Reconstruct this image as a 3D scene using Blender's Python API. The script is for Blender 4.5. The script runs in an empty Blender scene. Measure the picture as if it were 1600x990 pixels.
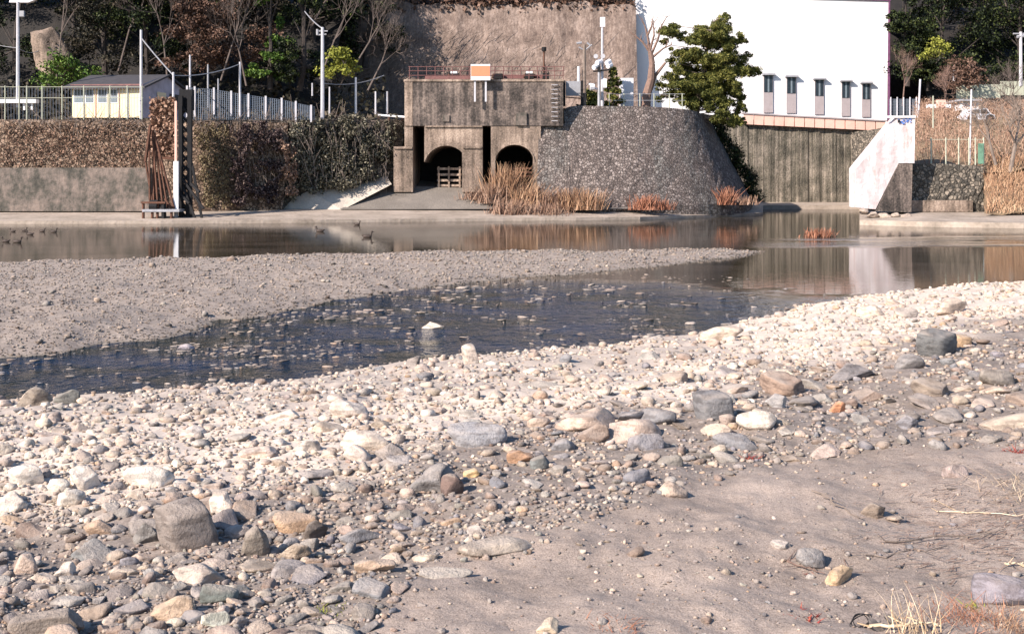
import bpy, bmesh, math, random
import numpy as np
from mathutils import Vector, Matrix, Euler
R = random.Random(7); NR = np.random.RandomState(11)
S = bpy.context.scene
COL = S.collection
# ---------------------------------------------------------------- camera, world, sun
F, CX, HY, CZ = 1800.0, 800.0, 280.0, 2.5      # focal length in photo pixels, centre column, horizon row, eye height over water
cam = bpy.data.cameras.new('camera'); camo = bpy.data.objects.new('camera', cam); COL.objects.link(camo)
camo.location = (0, 0, CZ); camo.rotation_euler = (math.pi/2, 0, 0)
cam.sensor_width = 36; cam.lens = F/1600*36; cam.shift_y = -(495-HY)/1600; cam.clip_end = 2000; cam.clip_start = .1
S.camera = camo
SUN_AZ, SUN_EL = 51, 32
a, e = math.radians(SUN_AZ), math.radians(SUN_EL)
sd = Vector((math.sin(a)*math.cos(e), math.cos(a)*math.cos(e), -math.sin(e)))
w = bpy.data.worlds.new('World'); S.world = w; w.use_nodes = True
nt = w.node_tree; sky = nt.nodes.new('ShaderNodeTexSky'); sky.sky_type = 'NISHITA'; sky.sun_disc = False
sky.sun_elevation = e; sky.sun_rotation = math.atan2(-sd.x, -sd.y) % (2*math.pi); sky.air_density = 1.0; sky.dust_density = .4; sky.ozone_density = 4
nt.links.new(sky.outputs[0], nt.nodes['Background'].inputs[0]); nt.nodes['Background'].inputs[1].default_value = .085
sl = bpy.data.lights.new('sun', 'SUN'); sl.energy = 4.6; sl.angle = math.radians(.5); sl.color = (1, .87, .76)
so = bpy.data.objects.new('sun', sl); COL.objects.link(so); so.rotation_euler = sd.to_track_quat('-Z', 'Y').to_euler(); so.location = (-30, -20, 40)
S.view_settings.view_transform = 'Standard'; S.view_settings.look = 'None'; S.view_settings.gamma = 1
S.view_settings.exposure = 1.02

# ---------------------------------------------------------------- helpers
def W(px, py, Y): return Vector(((px-CX)*Y/F, Y, CZ-(py-HY)*Y/F))
def ZX(px, Y, z): return Vector(((px-CX)*Y/F, Y, z))
def hsh(ix, iy, s):
    n = (ix.astype(np.int64)*374761393 + iy.astype(np.int64)*668265263 + s*1442695) & 0xffffffff
    n = ((n ^ (n >> 13))*1274126177) & 0xffffffff
    return ((n ^ (n >> 16)) & 0xffff)/65535.0
def vn(x, y, s=0):
    x = np.asarray(x, float); y = np.asarray(y, float)
    ix, iy = np.floor(x), np.floor(y); fx, fy = x-ix, y-iy; fx = fx*fx*(3-2*fx); fy = fy*fy*(3-2*fy)
    a = hsh(ix, iy, s); b = hsh(ix+1, iy, s); c = hsh(ix, iy+1, s); d = hsh(ix+1, iy+1, s)
    return (a*(1-fx)+b*fx)*(1-fy)+(c*(1-fx)+d*fx)*fy
def fbm(x, y, s=0, o=4):
    t = 0; am = .5; f = 1
    for i in range(o): t = t+am*vn(np.asarray(x)*f, np.asarray(y)*f, s+i); am *= .5; f *= 2.03
    return t

class MB:
    def __init__(s): s.v = []; s.f = []; s.n = 0
    def add(s, vs, fs):
        s.v += [tuple(p) for p in vs]; s.f += [tuple(i+s.n for i in f) for f in fs]; s.n += len(vs); return s
    def box(s, a, b):
        x0, y0, z0 = a; x1, y1, z1 = b
        return s.add([(x0,y0,z0),(x1,y0,z0),(x1,y1,z0),(x0,y1,z0),(x0,y0,z1),(x1,y0,z1),(x1,y1,z1),(x0,y1,z1)],
                     [(3,2,1,0),(4,5,6,7),(0,1,5,4),(1,2,6,5),(2,3,7,6),(3,0,4,7)])
    def pbox(s, x0, y0, x1, y1, Y, d=.3):       # box whose front face spans photo rows/columns at depth Y
        a = W(x0, y1, Y); b = W(x1, y0, Y); return s.box((a.x, Y, a.z), (b.x, Y+d, b.z))
    def tube(s, a, b, r0, r1=None, n=6):
        a, b = Vector(a), Vector(b); r1 = r0 if r1 is None else r1; d = (b-a)
        if d.length < 1e-6: return s
        d.normalize(); u = d.orthogonal().normalized(); w_ = d.cross(u)
        vs = []
        for p, r in ((a, r0), (b, r1)):
            for k in range(n):
                t = 2*math.pi*k/n; vs.append(p+(u*math.cos(t)+w_*math.sin(t))*r)
        fs = [(k, (k+1) % n, n+(k+1) % n, n+k) for k in range(n)]
        fs += [tuple(range(n-1, -1, -1)), tuple(range(n, 2*n))]
        return s.add(vs, fs)
    def path(s, pts, r0, r1=None, n=5):
        r1 = r0 if r1 is None else r1; m = len(pts)-1
        for i in range(m): s.tube(pts[i], pts[i+1], r0+(r1-r0)*i/m, r0+(r1-r0)*(i+1)/m, n)
        return s
    def beam(s, a, b, wx, wz=None):
        return s.tube(a, b, wx*.7, None, 4)
    def prism(s, pts, dy):                       # polygon (3D points, front) pushed back by dy
        n = len(pts); vs = [Vector(p) for p in pts]+[Vector(p)+Vector((0, dy, 0)) for p in pts]
        return s.add(vs, [tuple(range(n)), tuple(range(2*n-1, n-1, -1))]+[(i, n+i, n+(i+1) % n, (i+1) % n) for i in range(n)])
    def grid(s, rows):
        m = len(rows[0]); vs = [p for r in rows for p in r]
        return s.add(vs, [(i*m+j, i*m+j+1, (i+1)*m+j+1, (i+1)*m+j) for i in range(len(rows)-1) for j in range(m-1)])
    def quads(s, V):                             # V: (n,4,3)
        n = len(V); vs = V.reshape(-1, 3).tolist(); return s.add(vs, (np.arange(n*4).reshape(n, 4)).tolist())
    def build(s, name, mat, parent=None, smooth=False, recalc=True, **kw):
        V = np.array(s.v, dtype=float)
        o = np.array(parent.matrix_world.translation if parent and parent.parent else (parent.location if parent else (0, 0, 0)), dtype=float)
        if parent is None:
            lo, hi = V.min(0), V.max(0); o = np.array([(lo[0]+hi[0])/2, (lo[1]+hi[1])/2, lo[2]])
            if kw.get('kind') == 'structure': o = np.zeros(3)
        else:
            o = WORLD[parent.name]
        me = bpy.data.meshes.new(name); me.from_pydata((V-o).tolist(), [], s.f)
        if recalc and len(s.f) < 6000:
            bm = bmesh.new(); bm.from_mesh(me); bmesh.ops.recalc_face_normals(bm, faces=bm.faces); bm.to_mesh(me); bm.free()
        if smooth: me.shade_smooth()
        me.materials.append(mat); ob = bpy.data.objects.new(name, me); COL.objects.link(ob)
        if parent: ob.parent = parent; WORLD[ob.name] = WORLD[parent.name]
        else: ob.location = o; WORLD[ob.name] = o
        tag(ob, **kw); return ob
WORLD = {}
def tag(o, label=None, cat=None, group=None, kind=None):
    if label: o['label'] = label
    if cat: o['category'] = cat
    if group: o['group'] = group
    if kind: o['kind'] = kind
    return o
def thing(name, label, cat, loc, group=None):
    o = bpy.data.objects.new(name, None); COL.objects.link(o); o.location = loc; o.empty_display_size = .3
    WORLD[o.name] = np.array(loc, float); return tag(o, label, cat, group)

# ---------------------------------------------------------------- materials
def newmat(name):
    m = bpy.data.materials.new(name); m.use_nodes = True; return m, m.node_tree, m.node_tree.nodes['Principled BSDF']
def nd(t, k, **kw):
    n = t.nodes.new(k)
    for a, v in kw.items():
        if a in n.inputs.keys(): n.inputs[a].default_value = v
        else: setattr(n, a, v)
    return n
def coord(t, sc=(1, 1, 1), obj=False):
    m = t.nodes.new('ShaderNodeMapping'); m.inputs['Scale'].default_value = sc
    if obj: t.links.new(t.nodes.new('ShaderNodeTexCoord').outputs['Object'], m.inputs[0])
    else: t.links.new(t.nodes.new('ShaderNodeNewGeometry').outputs['Position'], m.inputs[0])
    return m.outputs[0]
def ramp(t, fac, stops):
    r = t.nodes.new('ShaderNodeValToRGB'); el = r.color_ramp.elements
    while len(el) < len(stops): el.new(.5)
    for e_, (p, c) in zip(el, stops): e_.position = p; e_.color = (c[0], c[1], c[2], 1)
    t.links.new(fac, r.inputs[0]); return r.outputs[0]
def mix(t, fac, a, b, bt='MIX'):
    m = t.nodes.new('ShaderNodeMix'); m.data_type = 'RGBA'; m.blend_type = bt
    for sock, v in ((m.inputs[0], fac), (m.inputs[6], a), (m.inputs[7], b)):
        if isinstance(v, (int, float)): sock.default_value = v
        elif isinstance(v, (tuple, list)): sock.default_value = (v[0], v[1], v[2], 1)
        else: t.links.new(v, sock)
    return m.outputs[2]
def noise(t, co, sc, det=6, rough=.6):
    n = nd(t, 'ShaderNodeTexNoise', Scale=sc, Detail=det, Roughness=rough); t.links.new(co, n.inputs['Vector']); return n.outputs[0]
def bump(t, p, h, dist, st=1.0):
    b = nd(t, 'ShaderNodeBump', Strength=st, Distance=dist); t.links.new(h, b.inputs['Height']); t.links.new(b.outputs[0], p.inputs['Normal']); return b
def m_plain(name, c, rough=.7, metal=0, vary=.35, sc=3, stretch=(1, 1, 1), bd=.02):
    m, t, p = newmat(name); co = coord(t, stretch); n = noise(t, co, sc)
    d = tuple(x*(1-vary) for x in c); l = tuple(min(1, x*(1+vary*.6)) for x in c)
    t.links.new(ramp(t, n, [(.3, d), (.5, c), (.72, l)]), p.inputs['Base Color'])
    p.inputs['Roughness'].default_value = rough; p.inputs['Metallic'].default_value = metal
    bump(t, p, noise(t, co, sc*6, 3), bd, .6); return m
def m_stain(name, stops, streak=(1.6, 1.6, .12), sc=1.6, fine=9, bd=.05, rough=.85, spots=None):
    m, t, p = newmat(name); n1 = noise(t, coord(t, streak), sc, 7, .65); n2 = noise(t, coord(t), .7, 5)
    f = mix(t, .45, n1, n2); f2 = mix(t, .25, f, noise(t, coord(t), fine, 4))
    c = ramp(t, f2, [(.5+(q_-.55)*.6, k_) for q_, k_ in stops])
    if spots: c = mix(t, ramp(t, noise(t, coord(t, spots[2]), spots[1], 5, .7), [(.54, (0, 0, 0)), (.64, (1, 1, 1))]), c, spots[0])
    t.links.new(c, p.inputs['Base Color']); p.inputs['Roughness'].default_value = rough
    bump(t, p, noise(t, coord(t), fine, 5), bd); return m
def m_cobble(name, cols, sc=3.2, mortar=(.05, .045, .04), patch=None):
    m, t, p = newmat(name); co = coord(t)
    v = nd(t, 'ShaderNodeTexVoronoi', Scale=sc); v.inputs['Randomness'].default_value = .9; t.links.new(co, v.inputs['Vector'])
    ve = nd(t, 'ShaderNodeTexVoronoi', Scale=sc); ve.feature = 'DISTANCE_TO_EDGE'; ve.inputs['Randomness'].default_value = .9; t.links.new(co, ve.inputs['Vector'])
    sx = t.nodes.new('ShaderNodeSeparateColor'); t.links.new(v.outputs['Color'], sx.inputs[0])
    c = ramp(t, sx.outputs[0], [(i/(len(cols)-1)*.9+.05, k) for i, k in enumerate(cols)])
    c = mix(t, ramp(t, noise(t, co, 9, 4), [(.3, (.0, .0, .0)), (.8, (.7, .7, .7))]), c, tuple(x*.45 for x in cols[0]))
    big = ramp(t, noise(t, coord(t, (1, 1, .35)), .35, 4), [(.5, (0, 0, 0)), (.62, (1, 1, 1))])
    if patch:
        c2 = ramp(t, sx.outputs[1], [(.1, tuple(x*.55 for x in patch)), (.9, tuple(x*1.5 for x in patch))]); c = mix(t, big, c, c2)
    e_ = ramp(t, ve.outputs['Distance'], [(.02, (0, 0, 0)), (.13, (1, 1, 1))])
    t.links.new(mix(t, e_, mortar, c), p.inputs['Base Color']); p.inputs['Roughness'].default_value = .9; p.inputs['Specular IOR Level'].default_value = .2
    bump(t, p, mix(t, .5, e_, noise(t, co, 14, 5)), .09, .8); return m
def m_leaf(name, stops, rough=.55):
    m, t, p = newmat(name); g = t.nodes.new('ShaderNodeNewGeometry')
    big = noise(t, coord(t), .55, 3); f = nd(t, 'ShaderNodeMath', operation='ADD')
    mu = nd(t, 'ShaderNodeMath', operation='MULTIPLY'); mu.inputs[1].default_value = .5
    t.links.new(g.outputs['Random Per Island'], mu.inputs[0]); t.links.new(mu.outputs[0], f.inputs[0])
    m2 = nd(t, 'ShaderNodeMath', operation='MULTIPLY'); m2.inputs[1].default_value = .55; t.links.new(big, m2.inputs[0]); t.links.new(m2.outputs[0], f.inputs[1])
    t.links.new(ramp(t, f.outputs[0], stops), p.inputs['Base Color']); p.inputs['Roughness'].default_value = rough; p.inputs['Specular IOR Level'].default_value = .12
    return m
def m_rock(name, attr):
    m, t, p = newmat(name)
    if attr:
        a_ = t.nodes.new('ShaderNodeAttribute'); a_.attribute_name = 'col'; base = a_.outputs['Color']; co = coord(t)
    else:
        oi = t.nodes.new('ShaderNodeObjectInfo'); base = oi.outputs['Color']; co = coord(t)
    k = ramp(t, noise(t, co, 11, 8, .7), [(.25, (.55, .53, .52)), (.5, (.95, .94, .93)), (.75, (1.25, 1.22, 1.18))])
    c = mix(t, 1.0, base, k, 'MULTIPLY')
    st = ramp(t, noise(t, coord(t, (5, 4, 16)), 1.8, 6), [(.42, (.6, .57, .55)), (.5, (1, 1, 1)), (.58, (1.15, 1.12, 1.08))]); c = mix(t, .8, c, st, 'MULTIPLY')
    sp = ramp(t, noise(t, co, 90, 2), [(.62, (1, 1, 1)), (.72, (.6, .58, .56))]); c = mix(t, .6, c, sp, 'MULTIPLY')
    gm = t.nodes.new('ShaderNodeNewGeometry'); sx = t.nodes.new('ShaderNodeSeparateXYZ'); t.links.new(gm.outputs['Normal'], sx.inputs[0])
    dust = mix(t, 1, ramp(t, sx.outputs[2], [(.45, (0, 0, 0)), (.95, (.5, .5, .5))]), ramp(t, noise(t, co, 5, 6), [(.38, (.1, .1, .1)), (.58, (1, 1, 1))]), 'MULTIPLY')
    c = mix(t, dust, c, (.52, .44, .375))
    t.links.new(c, p.inputs['Base Color']); p.inputs['Roughness'].default_value = .85
    h = mix(t, .5, noise(t, co, 14, 6, .65), noise(t, co, 60, 5, .7)); bump(t, p, h, .035, .9); return m

M = {}
M['rock'] = m_rock('rock surface', False); M['rubble'] = m_rock('rubble surface', True)
M['conc_dark'] = m_stain('stained dark concrete', [(.36, (.015, .013, .012)), (.46, (.05, .041, .036)), (.55, (.11, .088, .077)), (.68, (.25, .2, .17))])
M['conc_mid'] = m_stain('weathered concrete', [(.34, (.055, .04, .03)), (.45, (.135, .103, .08)), (.57, (.25, .19, .15)), (.7, (.42, .33, .265))])
M['conc_low'] = m_stain('grey river wall concrete', [(.36, (.03, .03, .026)), (.47, (.07, .065, .054)), (.57, (.135, .113, .098)), (.7, (.22, .175, .15))], streak=(.9, .9, .3), fine=5)
M['ledge'] = m_stain('pale ledge concrete', [(.3, (.18, .15, .12)), (.5, (.31, .26, .215)), (.7, (.42, .355, .3)), (.9, (.5, .43, .36))], streak=(.3, .3, .3), fine=4)
M['ramp'] = m_stain('pale ramp concrete', [(.3, (.36, .32, .27)), (.6, (.5, .45, .39)), (.9, (.58, .52, .45))], streak=(.3, .3, .3))
M['asphalt'] = m_stain('dark ramp concrete', [(.3, (.12, .105, .09)), (.6, (.19, .17, .15)), (.9, (.3, .26, .22))], streak=(.3, .3, .3))
M['gate'] = m_stain('streaked gate wall', [(.36, (.025, .023, .018)), (.46, (.085, .078, .06)), (.56, (.16, .14, .11)), (.68, (.32, .275, .225))], streak=(1.8, 1.8, .09), sc=1.6, bd=.15)
M['cliff'] = m_stain('sprayed brown cliff', [(.34, (.08, .057, .048)), (.45, (.15, .11, .092)), (.56, (.2, .15, .125)), (.68, (.31, .24, .205))], streak=(3.2, 3.2, .6), sc=1.6, fine=6, bd=.06)
M['butt'] = m_stain('whitewashed concrete', [(.3, (.38, .32, .32)), (.5, (.52, .46, .47)), (.72, (.72, .68, .69))], fine=3, spots=((.52, .37, .35), 1.6, (1, 1, .35)))
M['cobA'] = m_cobble('brown cobble wall', [(.1, .068, .05), (.2, .14, .102), (.31, .225, .165), (.45, .34, .26)], 5, (.05, .036, .028))
M['cobB'] = m_cobble('grey cobble wall', [(.13, .108, .1), (.2, .165, .152), (.26, .218, .2), (.4, .345, .32)], 5.6, (.075, .063, .058), patch=(.15, .145, .138))
M['cobC'] = m_cobble('dark cobble wall', [(.08, .074, .064), (.14, .125, .105), (.22, .19, .155), (.34, .29, .235)], 4.6, (.05, .045, .038))
M['white'] = m_plain('white render', (.8, .8, .82), .8, vary=.03, sc=.4)
M['whitemetal'] = m_plain('white painted metal', (.75, .76, .8), .45, vary=.1)
M['pole'] = m_plain('pale concrete pole', (.5, .5, .54), .7, vary=.15)
M['grey'] = m_plain('grey painted metal', (.3, .31, .34), .6, vary=.2)
M['pink'] = m_plain('salmon panel', (.72, .46, .38), .7, vary=.12, sc=1)
M['purple'] = m_plain('dark plum flashing', (.16, .06, .14), .6)
M['glass'] = m_plain('dark window glass', (.02, .03, .04), .3, vary=.4)
M['frosted'] = m_plain('curtained pane', (.16, .2, .23), .3, vary=.2)
M['louvre'] = m_plain('grey mauve window panel', (.34, .3, .31), .7, vary=.1)
M['yellow'] = m_plain('cream yellow cladding', (.82, .68, .44), .8, vary=.08, sc=1)
M['shade'] = m_plain('shade-tinted gable cladding', (.46, .42, .48), .8, vary=.25, sc=2)  # mauve grey puts the shade of the hut's gable side into its colour
M['roof'] = m_plain('dark slate roofing', (.05, .048, .055), .8, vary=.3)
M['rust'] = m_plain('rusty brown iron', (.11, .05, .032), .9, vary=.5, sc=4)
M['rustred'] = m_plain('red painted railing', (.17, .075, .07), .7, vary=.4, sc=4)
M['rustpanel'] = m_stain('rust brown sheet', [(.3, (.09, .05, .035)), (.5, (.19, .1, .065)), (.75, (.34, .2, .14))], streak=(1, 1, .8), fine=8)
M['black'] = m_plain('blackened iron and tunnel shade', (.01, .01, .012), .95)
M['orange'] = m_plain('salmon orange sign', (.78, .24, .13), .6, vary=.08)
M['green'] = m_plain('green painted board', (.13, .26, .18), .6)
M['palegreen'] = m_plain('pale green boards', (.42, .44, .35), .7, vary=.2, sc=1)
M['blue'] = m_plain('blue paint', (.08, .18, .5), .6)
M['bark'] = m_plain('grey brown bark', (.2, .16, .135), .9, vary=.4, sc=5)
M['barkdark'] = m_plain('dark wet bark', (.045, .036, .032), .9, vary=.4, sc=5)
M['barkpale'] = m_plain('pale twigs', (.12, .095, .085), .9, vary=.4, sc=2)
M['barkred'] = m_plain('reddish bark', (.2, .13, .105), .9, vary=.4, sc=5)
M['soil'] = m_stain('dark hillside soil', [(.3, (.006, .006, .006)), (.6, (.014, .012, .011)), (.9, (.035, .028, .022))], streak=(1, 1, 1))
M['turf'] = m_stain('dry brown terrace turf', [(.3, (.1, .07, .045)), (.6, (.22, .16, .1)), (.9, (.34, .26, .17))], streak=(1, 1, 1))
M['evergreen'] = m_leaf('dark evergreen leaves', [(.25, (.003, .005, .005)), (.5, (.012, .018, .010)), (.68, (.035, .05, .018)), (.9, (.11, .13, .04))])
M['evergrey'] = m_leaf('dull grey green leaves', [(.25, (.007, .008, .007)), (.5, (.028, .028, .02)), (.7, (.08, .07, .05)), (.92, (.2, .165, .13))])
M['bright'] = m_leaf('bright green leaves', [(.2, (.02, .04, .01)), (.5, (.06, .12, .025)), (.85, (.17, .24, .05))])
M['yellowgreen'] = m_leaf('yellow green leaves', [(.2, (.08, .09, .015)), (.5, (.2, .22, .04)), (.85, (.36, .36, .08))])
M['brownleaf'] = m_leaf('dull brown leaves', [(.2, (.03, .017, .013)), (.5, (.10, .06, .045)), (.85, (.24, .15, .11))])
M['pine'] = m_leaf('pine needles', [(.2, (.018, .026, .010)), (.4, (.055, .068, .02)), (.6, (.13, .135, .035)), (.85, (.27, .25, .075))])
M['ivy'] = m_leaf('ivy leaves', [(.2, (.015, .013, .014)), (.4, (.055, .052, .038)), (.6, (.15, .14, .10)), (.85, (.36, .33, .26))])
M['ivypurple'] = m_leaf('dark purple ivy', [(.2, (.014, .008, .012)), (.5, (.05, .034, .036)), (.85, (.22, .17, .15))])
M['ivyolive'] = m_leaf('olive creeper', [(.2, (.06, .045, .03)), (.5, (.15, .12, .07)), (.9, (.3, .25, .15))])
M['straw'] = m_leaf('orange dry reed', [(.2, (.12, .07, .045)), (.4, (.24, .14, .09)), (.6, (.38, .23, .14)), (.85, (.58, .42, .28))])
M['redstraw'] = m_leaf('red brown dry weed', [(.2, (.14, .06, .04)), (.5, (.3, .13, .08)), (.85, (.45, .25, .17))])
M['palestraw'] = m_leaf('pale straw', [(.2, (.3, .19, .1)), (.5, (.55, .42, .28)), (.85, (.7, .6, .45))])
M['redleaf'] = m_leaf('dull red leaves', [(.2, (.12, .02, .025)), (.5, (.28, .06, .05)), (.85, (.42, .16, .1))])
M['brush'] = m_leaf('dry brown brush', [(.2, (.10, .055, .04)), (.5, (.26, .16, .115)), (.85, (.46, .33, .25))])
M['duck'] = m_plain('dark brown plumage', (.05, .035, .028), .7)
M['carpaint'] = m_plain('pale car paint', (.6, .62, .68), .3, vary=.05)
M['rubber'] = m_plain('dark rubber', (.02, .02, .02), .8)

# ---------------------------------------------------------------- the river: shore lines and ground heights
def flat(pts):                                   # photo points on the water plane -> metres
    out = []
    for px, py in pts:
        Y = CZ*F/(py-HY); out.append(((px-CX)*Y/F, Y))
    return np.array(out)
SH = flat([(-700, 690), (-300, 650), (0, 636), (60, 622), (200, 618), (330, 608), (450, 594), (600, 576), (730, 560), (900, 545), (1060, 528), (1150, 508), (1230, 486), (1330, 468), (1450, 456), (1600, 443), (1900, 425), (2600, 405)])
def shoreY(X): return np.interp(X, SH[:, 0], SH[:, 1])
BAR = flat([(-500, 418), (0, 414), (230, 409), (600, 400), (1000, 394), (1150, 391.5), (1215, 391), (1200, 394), (1100, 408), (950, 424), (800, 434), (640, 450), (500, 472), (350, 502), (230, 530), (100, 550), (0, 558), (-500, 585)])
def sdpoly(X, Y, P):
    X = np.asarray(X, float); Y = np.asarray(Y, float); d = np.full(X.shape, 1e9); ins = np.zeros(X.shape, bool); n = len(P)
    for i in range(n):
        ax, ay = P[i]; bx, by = P[(i+1) % n]; ex, ey = bx-ax, by-ay
        t = np.clip(((X-ax)*ex+(Y-ay)*ey)/(ex*ex+ey*ey), 0, 1)
        d = np.minimum(d, np.hypot(X-ax-t*ex, Y-ay-t*ey))
        c = ((ay > Y) != (by > Y)) & (X < (bx-ax)*(Y-ay)/(by-ay+1e-12)+ax); ins ^= c
    return np.where(ins, d, -d)
def gz(X, Y):
    X = np.asarray(X, float); Y = np.asarray(Y, float)
    s = (shoreY(X)-Y)*.85
    near = np.where(s > 0, .88*(1-np.exp(-s/4.6)), np.maximum(s*.09, -.5))
    d = sdpoly(X, Y, BAR)
    bar = np.where(d > 0, .30*(1-np.exp(-d/1.6)), np.maximum(d*.12, -.5))
    z = np.maximum(near, bar)
    wet = np.clip((z+.04)/.1, 0, 1)
    z = z+(fbm(X*.7, Y*.7, 3, 3)-.44)*(.12+.12*wet)+(fbm(X*3.5, Y*3.5, 9, 3)-.44)*.07*wet+(fbm(X*10, Y*10, 14, 2)-.37)*.03*wet
    return z
def toPix(X, Y, Z): return CX+F*X/Y, HY+F*(CZ-Z)/Y
def hit(px, py):
    px = np.asarray(px, float); py = np.asarray(py, float); z = np.full(px.shape, .4)
    for i in range(12):
        Y = (CZ-z)*F/(py-HY); X = (px-CX)*Y/F; z = z*.5+.5*gz(X, Y)
    return X, Y, gz(X, Y)
# pale dry silt vs grey sand: a boundary across the bank
def zone(X, Y, Z):
    px, py = toPix(X, Y, Z); wob = (fbm(X*1.2, Y*1.2, 21, 3)-.44)*90
    lim = np.interp(px, [-300, 0, 250, 500, 700, 850, 1050, 1300, 1600, 1900], [840, 820, 770, 755, 690, 655, 620, 565, 500, 465])+wob
    pale = np.clip((lim-py)/50+.5, 0, 1)
    band = np.interp(px, [-300, 0, 500, 1000, 1300, 1600], [660, 668, 640, 590, 545, 480])
    grey_edge = np.clip((band-py)/30+.5, 0, 1)*np.clip((1250-px)/200, 0, 1)      # grey rubble strip along the water's edge
    sandlim = np.interp(px, [-300, 450, 600, 700, 850, 1000, 1200, 1400, 1600, 1900], [1500, 1400, 960, 860, 835, 780, 730, 700, 690, 680])
    sand = np.clip((py-sandlim+wob*.4)/30+.5, 0, 1)
    return pale*(1-.4*grey_edge), sand
ys = [2.2]
while ys[-1] < 60: ys.append(ys[-1]*1.0075)
ys = np.array(ys); us = np.linspace(-.72, .72, 560)
YY, UU = np.meshgrid(ys, us, indexing='ij'); XX = UU*(YY+3.5)
ZZ = gz(XX, YY); pl, sa = zone(XX, YY, ZZ); pl = np.where(YY > shoreY(XX)+.5, .12, pl)
def gridmesh(name, X, Y, Z, mat, **kw):
    n, m = X.shape; me = bpy.data.meshes.new(name)
    V = np.stack([X, Y, Z], -1).reshape(-1, 3); idx = np.arange(n*m).reshape(n, m)
    Q = np.stack([idx[:-1, :-1], idx[:-1, 1:], idx[1:, 1:], idx[1:, :-1]], -1).reshape(-1, 4)
    me.vertices.add(len(V)); me.vertices.foreach_set('co', V.ravel()); me.loops.add(Q.size); me.loops.foreach_set('vertex_index', Q.ravel())
    me.polygons.add(len(Q)); me.polygons.foreach_set('loop_start', np.arange(0, Q.size, 4)); me.update(calc_edges=True)
    me.shade_smooth(); me.materials.append(mat); o = bpy.data.objects.new(name, me); COL.objects.link(o); tag(o, **kw); return o, me
def vattr(me, name, A, col=False):
    at = me.attributes.new(name, 'FLOAT_COLOR' if col else 'FLOAT', 'POINT')
    at.data.foreach_set('color' if col else 'value', np.ascontiguousarray(A, dtype=np.float32).ravel())
gm, t, p = newmat('river bank ground')
co = coord(t)
A1 = t.nodes.new('ShaderNodeAttribute'); A1.attribute_name = 'pale'; A2 = t.nodes.new('ShaderNodeAttribute'); A2.attribute_name = 'sand'; A3 = t.nodes.new('ShaderNodeAttribute'); A3.attribute_name = 'bed'
fn = mix(t, .5, noise(t, co, 6, 8, .7), noise(t, co, 38, 6, .75))
cp = ramp(t, fn, [(.33, (.42, .345, .285)), (.48, (.6, .51, .43)), (.62, (.7, .61, .53))])
cg = ramp(t, fn, [(.35, (.13, .108, .092)), (.5, (.235, .195, .168)), (.65, (.38, .32, .28))])
cs = ramp(t, mix(t, .35, fn, noise(t, co, 1.1, 4)), [(.36, (.2, .163, .138)), (.5, (.32, .262, .224)), (.66, (.42, .348, .3))])
cb = ramp(t, fn, [(.35, (.015, .018, .012)), (.5, (.05, .055, .03)), (.65, (.12, .11, .07))])
cs = mix(t, 1.0, cs, ramp(t, noise(t, co, 130, 2, .6), [(.38, (.72, .7, .68)), (.5, (1, 1, 1)), (.64, (1.22, 1.2, 1.18))]), 'MULTIPLY')
c = mix(t, A1.outputs['Fac'], cg, cp); c = mix(t, A2.outputs['Fac'], c, cs); c = mix(t, A3.outputs['Fac'], c, cb)
t.links.new(c, p.inputs['Base Color']); p.inputs['Roughness'].default_value = .92
bump(t, p, mix(t, .12, noise(t, co, 7, 10, .66), noise(t, co, 160, 2, .5)), .035, .7)
ground, gme = gridmesh('ground', XX, YY, ZZ, gm, kind='structure')
vattr(gme, 'pale', pl); vattr(gme, 'sand', sa); vattr(gme, 'bed', np.clip((.02-ZZ)/.05, 0, 1)*1.0)

# water sheet with a ripple attribute (riffle is rough, the pool is calm)
yw = [9.0]
while yw[-1] < 125: yw.append(yw[-1]*1.012)
yw = np.array(yw); YW, UW = np.meshgrid(yw, np.linspace(-.9, .9, 240), indexing='ij'); XW = UW*(YW+4)
px, py = toPix(XW, YW, 0*XW)
up = np.interp(px, [-300, 0, 500, 800, 1000, 1150, 1300, 1900], [520, 510, 440, 432, 440, 455, 462, 430])+(fbm(XW*.4, YW*.4, 5)-.45)*40
rif = np.clip((py-up)/18, 0, 1)*np.interp(px, [1080, 1180, 1300], [1, .35, .25])
st = np.clip(1-np.abs(py-(378+(px-1400)*-.01)+ (fbm(XW*.15, YW*.6, 8)-.45)*22)/6, 0, 1)*np.clip((px-1150)/150, 0, 1)*.55
st2 = np.clip(1-np.abs(py-463+(fbm(XW*.3, YW*.9, 12)-.45)*16)/6, 0, 1)*np.clip((px-1180)/100, 0, 1)*.35
rip = np.maximum(np.maximum(rif, st), st2)
wm, t, p = newmat('river water'); t.nodes.remove(p)
out = t.nodes['Material Output']; co = coord(t, (1, 1, 1))
ar = t.nodes.new('ShaderNodeAttribute'); ar.attribute_name = 'ripple'
hb = nd(t, 'ShaderNodeMath', operation='MULTIPLY'); t.links.new(mix(t, .2, noise(t, coord(t, (1, .55, 1)), 3.2, 3, .55), noise(t, co, 11, 3)), hb.inputs[0]); t.links.new(ar.outputs['Fac'], hb.inputs[1])
b1 = nd(t, 'ShaderNodeBump', Strength=1.0, Distance=.22); t.links.new(hb.outputs[0], b1.inputs['Height'])
b2 = nd(t, 'ShaderNodeBump', Strength=1.0, Distance=.0022); t.links.new(noise(t, coord(t, (.8, 2.2, 1)), 2.2, 3), b2.inputs['Height']); t.links.new(b1.outputs[0], b2.inputs['Normal'])
fr = nd(t, 'ShaderNodeFresnel', IOR=1.36); t.links.new(b2.outputs[0], fr.inputs['Normal'])
gl = nd(t, 'ShaderNodeBsdfGlossy'); gl.inputs['Roughness'].default_value = .035; t.links.new(b2.outputs[0], gl.inputs['Normal'])
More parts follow.
